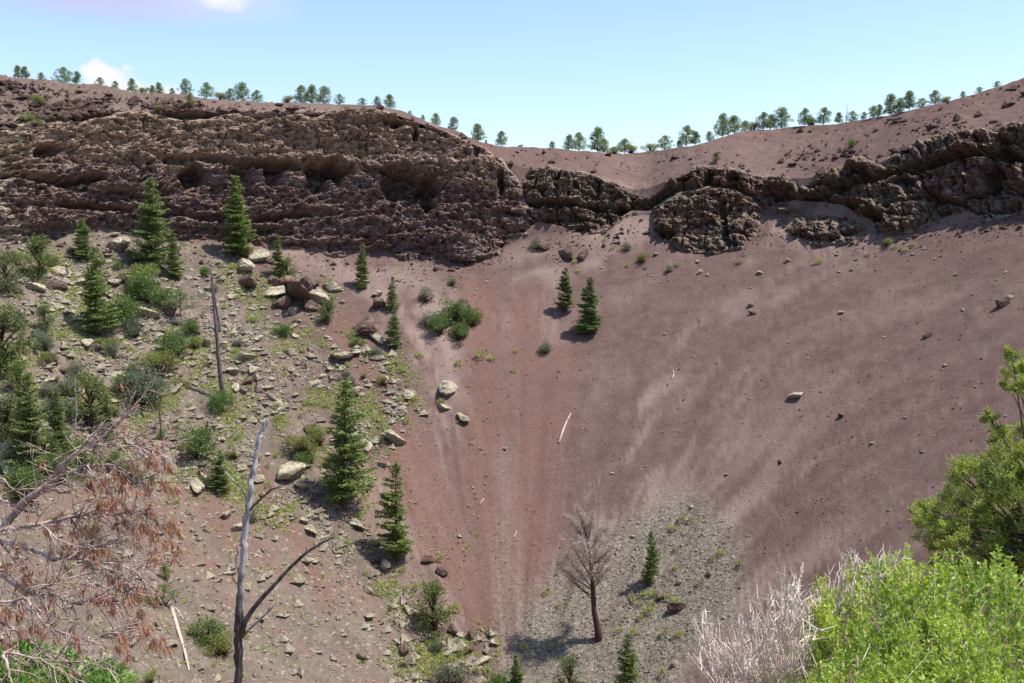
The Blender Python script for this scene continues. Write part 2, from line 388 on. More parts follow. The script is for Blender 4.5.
# ------------------------------------------------------------------ terrain mesh
def build_terrain():
    fine = np.linspace(R(-28.5), R(28.5), 1080)
    side = np.concatenate([R(28.5) + np.linspace(0, 1, 90)[1:] ** 1.3 * R(61.5), np.linspace(R(92), R(180), 40)])
    th = np.concatenate([-side[::-1], fine, side[:-1]]); nj = len(th)
    p = params(th); D, zb, rt, zt, rr, zr = p
    rows = []
    # where the far side of the bowl enters the frame
    rs = np.linspace(0, 1, 1500)[None] * (D[:, None] - .5) + .5
    zz = zprof(th[:, None], rs, [q[:, None] for q in p]); TT = zz / rs
    kmin = np.argmin(TT, 1); ra = rs[np.arange(nj), kmin]
    ra = np.where(np.abs(th) > R(60), D * .5, ra)
    NN, NT_, NC, NU = 110, 560, 60, 120
    near = .45 * (ra[:, None] / .45) ** np.linspace(0, 1, NN)[None]
    tal = np.zeros((nj, NT_))
    for j in range(nj):
        r_ = rs[j, kmin[j]:] if np.abs(th[j]) <= R(60) else np.linspace(ra[j], D[j], 50)
        z_ = np.interp(r_, rs[j], zz[j]); t_ = np.maximum.accumulate(z_ / r_) + np.arange(len(r_)) * 1e-9
        tal[j] = np.interp(np.linspace(t_[0], t_[-1], NT_ + 1)[1:], t_, r_) if np.abs(th[j]) <= R(60) else np.linspace(ra[j], D[j], NT_ + 1)[1:]
        tal[j, -1] = D[j]
    cl = D[:, None] + (rt - D)[:, None] * np.linspace(0, 1, NC + 1)[None, 1:]
    up = rt[:, None] + (rr - rt)[:, None] * np.linspace(0, 1, NU + 1)[None, 1:]
    out = rr[:, None] + (np.linspace(0, 1, 60)[None, 1:] ** 4) * 9000 + np.linspace(0, 1, 60)[None, 1:] * 8
    r = np.concatenate([near, tal, cl, up, out], 1); nk = r.shape[1]
    T = np.broadcast_to(th[:, None], r.shape)
    z = zprof(T, r, [q[:, None] for q in p]); x = r * np.sin(T); y = r * np.cos(T)
    px, py = project(x, y, z)
    front = (np.abs(T) < R(40)) & (r > 60)
    z = z + tnoise(x, y)
    # gravelly and rocky relief
    left = sstep(420, 200, px) * (r > 60)
    f1, f2, rid, r2, ox, oy = worley(x * .9, y * .9, 41)
    g = sstep(.5, .0, f1) * rid ** 3
    grav = region_gravel(px, py)
    z = z + np.where(front, g * (.35 * left + .22 * grav + .03), 0)
    up_m = front & (r > rt[:, None])
    z = z + np.where(up_m, .22 * fbm(x * .6, y * .6, 71, 4) + .5 * sstep(.35, .0, worley(x * .45, y * .45, 44)[0]) * (worley(x * .45, y * .45, 44)[2] > .8) * sstep(430, 200, px), 0)
    # undo inside rock outlines: the cliff meshes stand there
    s = np.where(front, rock_sink(px, py), 0)
    n = outdir(x, y); x = x - n[..., 0] * s; y = y - n[..., 1] * s; z = z - n[..., 2] * s
    V = np.stack([x, y, z], -1).reshape(-1, 3)
    i = np.arange(nj - 1)[:, None]; k = np.arange(nk - 1)[None]
    a = i * nk + k
    Q = np.stack([a, a + nk, a + nk + 1, a + 1], -1).reshape(-1, 4)
    # close behind the camera and under it
    a = (nj - 1) * nk + np.arange(nk - 1); b = np.arange(nk - 1)
    Q = np.concatenate([Q, np.stack([a, b, b + 1, a + 1], -1)])
    V = np.concatenate([V, [[0, 0, -1.75]]]); c = len(V) - 1
    j = np.arange(nj); Tt = np.stack([np.full(nj, c), ((j + 1) % nj) * nk, j * nk], -1)
    me = make_mesh('crater_terrain', V, [Q[:, ::-1], Tt], smooth=True)
    # colour regions of the ground itself (red cinder, grey gravel, tan scree)
    ph = np.arctan2(x, y - A); rho = np.hypot(x, y - A)
    m = ground_masks(px, py, x, y, ph, rho, r, rt[:, None], front)
    col = np.ones((len(V), 4), np.float32); col[:-1, :] = m.reshape(-1, 4); 
    at_ = me.color_attributes.new('soil', 'FLOAT_COLOR', 'POINT'); at_.data.foreach_set('color', col.ravel())
    o = link('crater_terrain', me, terrain_mat()); tag(o, kind='structure')
    return o
GRAVEL = [(500, 683), (498, 640), (520, 600), (556, 572), (585, 545), (620, 520), (655, 508), (690, 498), (722, 512), (738, 545), (745, 590), (728, 625), (700, 660), (690, 700), (500, 700)]
GULLY_G = [[(520, 330), (514, 370), (512, 420), (506, 470), (500, 520), (508, 570), (520, 610)], [(400, 360), (425, 420), (450, 470), (470, 520), (490, 570), (500, 620)], [(380, 330), (392, 380), (430, 430)]]
def region_gravel(px, py):
    w = 14 * fbm(px * .03, py * .03, 55, 4)
    g = sstep(-22, 26, poly_sd(px + w, py + w, GRAVEL))
    for l, wd in zip(GULLY_G, (9, 8, 7)):
        g = np.maximum(g, (.05 + .40 * sstep(-.3, .5, fbm(px * .05, py * .02, 57, 3))) * sstep(wd * 2.2, wd * .1, line_d(px + w * .6, py, l)))
    return g
def ground_masks(px, py, x, y, ph, rho, r, rt, front):
    skew = .0060 * rho * np.clip(x / 130, -.8, .8); ph = ph - skew
    wp = .10 * fbm(x * .025, y * .025, 33, 3) + .006 * fbm(x * .15, y * .15, 34, 3)
    st = fbm((ph + wp) * 34, rho * .085, 3, 5, .6)              # streaks running down the fall line
    st2 = fbm((ph + wp) * 13, rho * .06, 6, 5, .66)
    patch = sstep(-.25, .35, fbm(x * .018, y * .018, 36, 3))
    w = 18 * fbm(px * .02, py * .02, 77, 4)
    left = sstep(400, 250, px - (py - 450) * .55 + w)
    # red cinder chutes in the middle
    red = 0
    for pts, wd in (([(522, 300), (524, 400), (528, 500), (536, 560), (535, 590)], 16), ([(480, 300), (490, 400), (480, 500), (500, 590)], 22), ([(560, 360), (545, 450), (548, 540)], 16), ([(345, 330), (400, 420), (440, 500), (490, 610)], 16),
                    ([(385, 440), (430, 540), (480, 600)], 14), ([(600, 610), (610, 680)], 10), ([(255, 470), (330, 600)], 12), ([(190, 480), (230, 540)], 12), ([(440, 560), (500, 640)], 9)):
        red = np.maximum(red, sstep(wd * 1.9, wd * .2, line_d(px + w * .4, py, pts)) * (.75 + .5 * st))
    red = np.maximum(red, 0.65 * sstep(.0, .35, st2 + .3 * st) * left * sstep(330, 420, py))
    red = red * np.where(py > 270, 1, .5)
    pale = np.clip(sstep(-.06, .28, st2 * .95 + .4 * st) * (.3 + .7 * patch) * sstep(1200, 620, px) * .9 + .2 * sstep(.0, .3, st), 0, 1)
    # sandy runs under the gap in the rocks
    pale = np.maximum(pale, .9 * sstep(50, 8, np.hypot((px - 535), (py - 290) * .6) + w) * sstep(-.2, .4, st))
    pale = pale * (1 - .65 * np.clip(red, 0, 1)) * (1 - .5 * sstep(60, 20, np.abs(px - 505)) * (py > 330))
    grav = region_gravel(px, py) * np.clip(.85 + .4 * st, 0, 1)
    up = sstep(-2, 4, r - rt)
    upl = up * sstep(420, 250, px)
    m = np.stack([np.clip(red, 0, 1), grav, pale, np.clip(left, 0, 1) * (1 - up) + .55 * upl], -1)
    m[..., 0] = np.where(up > 0, .12 * up, m[..., 0]); m[..., 2] = m[..., 2] * (1 - .8 * up)
    m[~front] = (0, 0, .2, .5)
    return m.astype(np.float32)
def terrain_mat():
    t = NT('cinder_slope'); at_ = t.n('ShaderNodeAttribute', attribute_name='soil', attribute_type='GEOMETRY')
    sp = t.n('ShaderNodeSeparateColor'); t.l(at_.outputs['Color'], sp.inputs[0]); red, grav, pale = sp.outputs[0], sp.outputs[1], sp.outputs[2]; left = at_.outputs['Alpha']
    g = t.n('ShaderNodeTexCoord').outputs['Object']
    f1 = t.noise(g, .35, 6, .6); f2 = t.noise(g, 2.2, 5, .7); f3 = t.noise(g, 7., 3, .7)
    base = t.mix(t.ramp(f1, [(.35, 0.), (.65, 1.)]), TC['mauve1'], TC['mauve2'])
    tan = t.mix(t.ramp(f1, [(.35, 0.), (.65, 1.)]), TC['tan1'], TC['tan2'])
    c = t.mix(left, base, tan)
    c = t.mix(t.math('MULTIPLY', pale, .8), c, TC['pale'])
    c = t.mix(t.math('MULTIPLY', red, .85), c, TC['red'])
    vo = t.n('ShaderNodeTexVoronoi'); vo.inputs['Scale'].default_value = 3.2; t.l(g, vo.inputs['Vector'])
    sv = t.n('ShaderNodeSeparateColor'); t.l(vo.outputs['Color'], sv.inputs[0])
    gc = t.ramp(sv.outputs[0], [(.0, (.085, .075, .058)), (.5, (.165, .147, .115)), (1., (.27, .245, .195))])
    c = t.mix(t.math('MULTIPLY', grav, .92), c, gc)
    # strewn stones on the scree: pale specks with a cellular shape
    vs = t.n('ShaderNodeTexVoronoi'); vs.inputs['Scale'].default_value = 1.3; t.l(g, vs.inputs['Vector'])
    s2 = t.n('ShaderNodeSeparateColor'); t.l(vs.outputs['Color'], s2.inputs[0])
    stone = t.math('MULTIPLY', t.math('LESS_THAN', vs.outputs['Distance'], .32), t.math('GREATER_THAN', s2.outputs[1], .72))
    stone = t.math('MULTIPLY', stone, t.math('ADD', t.math('MULTIPLY', left, .75), t.math('MULTIPLY', grav, .25)))
    c = t.mix(stone, c, (.27, .235, .185))
    c = t.mix(1., c, t.ramp(f2, [(.3, .80), (.7, 1.2)]), 'MULTIPLY')
    c = t.mix(1., c, t.ramp(f3, [(.3, .78), (.7, 1.22)]), 'MULTIPLY')
    h = t.math('ADD', t.math('MULTIPLY', f2, .6), t.math('MULTIPLY', f3, .35))
    h = t.math('SUBTRACT', h, t.math('MULTIPLY', vo.outputs['Distance'], t.math('MULTIPLY', grav, .9)))
    t.principled(c, .95, t.bump(h, .55, .22), .1); return t.m
TC = dict(mauve1=(.108, .067, .059), mauve2=(.142, .092, .081), tan1=(.114, .090, .071), tan2=(.165, .132, .105), pale=(.275, .200, .172), red=(.158, .088, .069))

# ------------------------------------------------------------------ cliffs
def ridged(x, y, s_, o=5, g=.55):
    t = 0; a = 1; k = 0
    for i in range(o):
        t = t + a * (1 - 2.2 * np.abs(n2(x * 2 ** i + 7.7 * i, y * 2 ** i + 3.1 * i, s_ + i))); k += a; a *= g
    return t / k
def crag(u, v, rough=1.0, joint=0.):
    """fractured relief in metres, u along the wall, v up"""
    wu = u + 2.2 * fbm(u * .11, v * .15, 1, 4); wv = v + 1.6 * fbm(u * .08 + 40, v * .2, 2, 4)
    d = 1.5 * fbm(u * .045, v * .10, 3, 3) + 1.1 * ridged(wu * .06, wv * .22, 14, 5)
    for sc_, asp, am, s in ((.13, 2.0, 1.5, 5), (.33, 1.7, .75, 6), (.8, 1.4, .36, 7)):
        f1, f2, a, b, ox, oy = worley(wu * sc_ + .35 * fbm(u * sc_ * 2, v * sc_ * 2, s + 50, 2), wv * sc_ * asp, s)
        tilt = ox * (a - .5) * .9 + oy * (b * .8 - .05)     # the upper edge of a block stands out, its foot falls back
        d = d + am * ((b - .5) * 1.1 + tilt) - am * .35 * sstep(.12, .0, f2 - f1) * (a > .4)
    d = d + rough * (1.15 * fbm(u * .36, v * .95, 13, 5, .68))
    if joint:      # upright jointed blocks
        f1, f2, a, b, ox, oy = worley(wu * .24, wv * .13, 27); d = d + joint * (1.9 * (b - .5) + 1.1 * ox * (a - .2)) - joint * 1.1 * sstep(.14, .0, f2 - f1)
        f1, f2, a, b, ox, oy = worley(wu * .6, wv * .38, 28); d = d + joint * (.9 * (b - .5) + .6 * oy) - joint * .5 * sstep(.14, .0, f2 - f1)
    f1, f2, a, b, ox, oy = worley(wu * .55, wv * .8, 17); d = d - rough * 1.0 * sstep(.5, .12, f1) * (a > .55)
    f1, f2, a, b, ox, oy = worley(wu * 1.2, wv * 1.7, 18); d = d - rough * .5 * sstep(.5, .12, f1) * (a > .6)
    return d
def build_cliff(key, name, label, mat, amp=1.0, swell=1.6, deep=1.7, rough=1.0, joint=0., ragged=0., gaps=(), caves=(), step=.62, layer=.5, cat='cliff', flutes=0):
    P = np.array(CLIFFS[key]); x0, y0 = P.min(0) - 7; x1, y1 = P.max(0) + 7
    xs = np.arange(x0, x1, step); ys = np.arange(y0, y1, step)
    X, Y = np.meshgrid(xs, ys); 
    bx, by, bz = base_pt(X, Y); th = np.arctan2(bx, by)
    u = th * 215; v = bz
    sd = poly_sd(X, Y, CLIFFS[key]) + 3.2 * fbm(u * .35, v * .35, 31, 4) + .3 + ragged * (fbm(u * .09, v * .2, 37, 4) - .1) * sstep(30, 8, np.abs(Y - 112))
    d = swell * (1 - np.exp(-np.maximum(sd, 0) / 6)) + np.minimum(sd, 0) * .55
    inner = sstep(-1, 5, sd)
    c = crag(u, v, rough, joint)
    lay = np.mod((v + 1.3 * fbm(u * .05, v * .1, 12, 3)) / 3.4, 1.0)            # bedding: each bed juts at its top
    d = d + inner * amp * (c + layer * (lay - .5) * 1.7)
    wob = 7 * fbm(X * .06, Y * .08, 91, 5, .6)
    for pts, wd, dep in gaps:
        q = line_d(X + wob * .3, Y + wob * .45, pts); d = d - dep * deep * np.exp(-(q / wd) ** 2) * inner * (.55 + .9 * sstep(-.3, .4, fbm(u * .12, v * .1, 95, 4)))
        q2 = line_d(X + wob * .3, Y + wob * .45 + wd * 1.7, pts); d = d + dep * .22 * np.exp(-(q2 / (wd * .8)) ** 2) * inner
    for cx, cy, rx, ry, dep in caves:
        q = np.hypot((X - cx + wob) / rx, (Y - cy + wob * .8) / ry); d = d - dep * deep * sstep(1.25, .55, q + .35 * fbm(u * .35, v * .5, 93, 4)) * inner; q = np.hypot((X - cx + wob) / (rx * 1.1), (Y - cy + ry * 1.35 + wob * .8) / (ry * .55)); d = d + dep * .35 * sstep(1.2, .3, q) * inner
    for _ in range(flutes):
        fl = fbm(X * .07, Y * .012, 61, 2); d = d - 1.6 * sstep(.15, .5, fl) * inner
    d = np.maximum(d, -BURY + 1.2)
    n = outdir(bx, by)
    V = np.stack([bx, by, bz], -1) + n * d[..., None]
    ny, nx = X.shape; i = np.arange(ny - 1)[:, None] * nx; j = np.arange(nx - 1)[None]; a = i + j
    keep = sd > -6
    kf = (keep[:-1, :-1] & keep[1:, :-1] & keep[:-1, 1:] & keep[1:, 1:]).ravel()
    Q = np.stack([a, a + nx, a + nx + 1, a + 1], -1).reshape(-1, 4)[kf]
    used = np.unique(Q); rem = np.full(nx * ny, -1); rem[used] = np.arange(len(used))
    me = make_mesh(name, V.reshape(-1, 3)[used], [rem[Q]], smooth=False)
    o = link(name, me, mat); tag(o, label, cat, 'lava rock cliffs below the crater rim'); return o

# ------------------------------------------------------------------ rocks
def rock_mesh(seed, flat=.75, sub=3):
    import bmesh
    rng = np.random.default_rng(seed); bm = bmesh.new(); bmesh.ops.create_icosphere(bm, subdivisions=sub, radius=1)
    N = rng.normal(size=(10, 3)); N /= np.linalg.norm(N, axis=1)[:, None]; dd = rng.uniform(.38, .74, 10)
    sc_ = np.array([1, rng.uniform(.6, .9), rng.uniform(.45, .8) * flat * 1.2])
    for v in bm.verts:
        p = np.array(v.co); 
        for nn, q in zip(N, dd):
            e = p @ nn - q
            if e > 0: p = p - nn * e * .93
        p = p * (1 + .13 * (rng.random() - .5)) * sc_
        v.co = p
    me = bpy.data.meshes.new('rock'); bm.to_mesh(me); bm.free(); return me

# ------------------------------------------------------------------ plants: each maker returns (part name, mesh, material) lists at real size, base at z = 0
def unit(v): return v / (np.linalg.norm(v) + 1e-9)
def fir_parts(seed, Hh=14., spread=.20, dens=1.0, sparse=.0, bare=.05):
    rng = np.random.default_rng(seed); tr = MB(); cr = MB()
    nz = 8; zs = np.linspace(0, Hh * .98, nz); wob = np.cumsum(rng.normal(0, .09, (nz, 2)), 0); wob -= wob[0]
    P = np.column_stack([wob, zs]); tr.tube(np.vstack([[0, 0, -1.2], P]), np.concatenate([[Hh * .018], Hh * .017 * (1 - zs / Hh * .95) + .01]), 6)
    C = []; D = []; L = []; Wd = []
    h = bare * Hh
    side = rng.uniform(0, 6.28); sidew = rng.uniform(.1, .35)
    while h < Hh * .985:
        f = h / Hh; base = np.array([np.interp(h, zs, wob[:, 0]), np.interp(h, zs, wob[:, 1]), h])
        Lb = spread * Hh * min(1, (1 - f) ** .75 * 1.05 + .02) * (.75 + .25 * min(1, (f - bare) * 12 + .4))
        nb = 6 if Lb > 1 else 4
        for b in range(nb):
            if rng.random() < sparse: continue
            az = rng.uniform(0, 6.28); l = Lb * (rng.uniform(.35, 1.0) if rng.random() < .3 else rng.uniform(.75, 1.22)) * (1 + sidew * math.cos(az - side)) * (1 + .10 * math.sin(az * 2 + h * 1.3) + .06 * math.sin(h * 2.1 + seed))
            d0 = np.array([math.cos(az), math.sin(az), rng.uniform(-.30, .10) + .35 * f]); sd = np.array([-math.sin(az), math.cos(az), 0])
            n = max(2, int(l / .28 * dens))
            for t in np.linspace(.12, 1, n):
                p = base + d0 * l * t + np.array([0, 0, .16 * l * t * t])
                k = (1 - t * .55)
                for s_ in (-1, 1):
                    for q in (.2, .55, .9)[:2 if l < 1 else 3]:
                        w = sd * s_ * l * .40 * k * q
                        C.append(p + w + rng.normal(0, .06, 3)); D.append(sd * s_ * .8 + d0 * .7 + np.array([0, 0, rng.uniform(-.55, .25)])); L.append(rng.uniform(.30, .60)); Wd.append(rng.uniform(.13, .22))
                        C.append(p + w * .6 + rng.normal(0, .08, 3)); D.append(sd * s_ * .5 + d0 + np.array([0, 0, rng.uniform(-.6, .2)])); L.append(rng.uniform(.25, .5)); Wd.append(rng.uniform(.10, .17))
                C.append(p); D.append(d0 + rng.normal(0, .25, 3)); L.append(.5); Wd.append(.15)
            if l > .8: tr.tube([base, base + d0 * l * .55 + [0, 0, .05 * l]], [.035, .015], 3)
        h += Hh * .026 * rng.uniform(.7, 1.2) * (1 + .35 * (1 - f))
    cr.leaves(C, D, L, Wd, rng)
    for i in range(12): cr.leaves([[wob[-1][0], wob[-1][1], Hh * .93]], [[rng.normal(0, .3), rng.normal(0, .3), 1]], [Hh * .07], [.12], rng)
    return [('trunk', tr.mesh('fir_trunk', True), M['bark']), ('crown', cr.mesh('fir_crown'), M['fir'])]
def clump(C, D, L, Wd, c, rad, n, rng, size, flat=.8, up=.5):
    v = rng.normal(size=(n, 3)); v /= np.linalg.norm(v, axis=1)[:, None]
    p = v * (rng.random((n, 1)) ** .45) * rad * np.array([1, 1, flat])
    C.extend(c + p); D.extend(v + [0, 0, up] + rng.normal(0, .45, (n, 3))); L.extend(rng.uniform(.7, 1.3, n) * size); Wd.extend(rng.uniform(.35, .6, n) * size)
def pine_parts(seed, Hh=7., wide=.30, cone_=.5, low=.25, mat='pine', nclump=34, big=1.1):
    rng = np.random.default_rng(seed); tr = MB(); cr = MB(); C = []; D = []; L = []; Wd = []
    lean = rng.normal(0, .03, 2) * Hh
    def tp(f): return np.array([lean[0] * f * f, lean[1] * f * f, Hh * f])
    tr.tube([[0, 0, -1.]] + [tp(f) for f in np.linspace(0, .95, 6)], np.linspace(.035, .008, 7) * Hh * .75, 6)
    for i in range(nclump):
        f = low + (1 - low) * (i + rng.random()) / nclump
        g = (f - low) / (1 - low)
        Rr = Hh * wide * (math.sin(math.pi * min(1, .18 + .82 * g)) ** .6 * (1 - cone_) + cone_ * (1.1 - g)) * rng.uniform(.25, 1.15)
        az = rng.uniform(0, 6.28); c = tp(f * .97) + np.array([math.cos(az) * Rr, math.sin(az) * Rr, rng.uniform(-.02, .04) * Hh])
        tr.tube([tp(max(.1, f - .08)), c], [.012 * Hh, .004 * Hh], 3)
        clump(C, D, L, Wd, c, Hh * rng.uniform(.055, .105) * big, 46, rng, Hh * .042 * big, .7)
    clump(C, D, L, Wd, tp(.97), Hh * .06, 40, rng, Hh * .038, 1.)
    cr.leaves(C, D, L, Wd, rng)
    return [('trunk', tr.mesh('pine_trunk', True), M['bark']), ('crown', cr.mesh('pine_crown'), M[mat])]
def shrub_parts(seed, Rr=1.5, hgt=1.1, mat='shrub_green', n=3600, lobes=10, size=.13, twiggy=.0):
    hgt = hgt * 1.7
    rng = np.random.default_rng(seed); tr = MB(); cr = MB(); C = []; D = []; L = []; Wd = []
    for i in range(lobes):
        az = rng.uniform(0, 6.28); q = rng.uniform(.0, .72) ** .7 * Rr; c = np.array([math.cos(az) * q, math.sin(az) * q, rng.uniform(.25, .78) * hgt * Rr * (1.15 - .5 * q / Rr)])
        tr.tube([[0, 0, -.4], c * [.5, .5, .4], c], [.05 * Rr, .035 * Rr, .015 * Rr], 4)
        rad = Rr * rng.uniform(.28, .46)
        clump(C, D, L, Wd, c, rad, int(n / lobes), rng, size, .85, .35)
    for i in range(int(14 + 60 * twiggy)):
        az = rng.uniform(0, 6.28); e = rng.uniform(.3, 1.3); d = np.array([math.cos(az) * math.cos(e), math.sin(az) * math.cos(e), math.sin(e)])
        tr.tube([[0, 0, 0], d * Rr * .6, d * Rr * rng.uniform(.9, 1.2) + rng.normal(0, .08, 3)], [.03 * Rr, .018 * Rr, .006 * Rr], 3)
    cr.leaves(C, D, L, Wd, rng)
    return [('stems', tr.mesh('shrub_stems', True), M['bark']), ('foliage', cr.mesh('shrub_foliage'), M[mat])]
def juniper_parts(seed, Hh=4., mat='juniper'):
    rng = np.random.default_rng(seed); tr = MB(); cr = MB(); C = []; D = []; L = []; Wd = []
    tr.tube([[0, 0, -.8], [.1, 0, Hh * .3], [0, .1, Hh * .75]], [.06 * Hh, .04 * Hh, .015 * Hh], 5)
    for i in range(26):
        f = rng.uniform(.12, .95); Rr = Hh * .30 * (1 - (f - .35) ** 2 * 1.9) * rng.uniform(.3, 1.); az = rng.uniform(0, 6.28)
        c = np.array([math.cos(az) * Rr, math.sin(az) * Rr, f * Hh]); tr.tube([[0, 0, f * Hh * .6], c], [.02 * Hh, .006 * Hh], 3)
        clump(C, D, L, Wd, c, Hh * rng.uniform(.09, .15), 110, rng, Hh * .04, 1.1, .8)
    cr.leaves(C, D, L, Wd, rng)
    return [('trunk', tr.mesh('juniper_trunk', True), M['bark']), ('crown', cr.mesh('juniper_crown'), M[mat])]
def tuft_mesh(seed, n=170):
    rng = np.random.default_rng(seed); m = MB(); az = rng.uniform(0, 6.28, n); e = np.arcsin(rng.uniform(.02, 1, n))
    D = np.stack([np.cos(az) * np.cos(e), np.sin(az) * np.cos(e), np.sin(e)], -1); q = rng.uniform(.18, .42, (n, 1)) * (1 + .25 * np.sin(az * 2 + seed))[:, None]
    C = D * q * [1, 1, .85] + rng.normal(0, .03, (n, 3))
    m.leaves(C, D + rng.normal(0, .45, (n, 3)) + [0, 0, .3], rng.uniform(.12, .26, n), rng.uniform(.05, .10, n), rng); return m.mesh('tuft')

def plant_proto(name, cat, parts):
    """an unplaced plant (its first placement uses it, the next ones copy it)"""
    return dict(name=name, cat=cat, parts=parts, root=None, size=None)
def extent(parts):
    hi = max(max(v.co.z for v in me.vertices) for _, me, _ in parts); return hi
PROTO = {}
def place(proto, loc, height, rz, label, group=None, name=None, wide=1.0, cat=None):
    if proto['size'] is None: proto['size'] = extent(proto['parts'])
    s = height / proto['size']
    if proto['root'] is None:
        e = empty(name or proto['name'])
        for pn, me, mt in proto['parts']: link(pn, me, mt, e)
        proto['root'] = e
    else:
        e = copy_tree(proto['root']); e.name = name or proto['name']
    e.location = [float(v) for v in loc]; e.rotation_euler = (0, 0, rz); e.scale = (s * wide, s * wide, s)
    for k in ('label', 'category', 'group'):
        if k in e: del e[k]
    tag(e, label, cat or proto['cat'], group)
    return e
def height_for(P, ybase, ytop):
    d = P[1] * FWD[1] + P[2] * FWD[2]
    b = (341.5 - ytop) / FPX; hr = FWD[2] + b * UPV[2]; hy = FWD[1] + b * UPV[1]
    return P[1] * hr / hy - P[2]

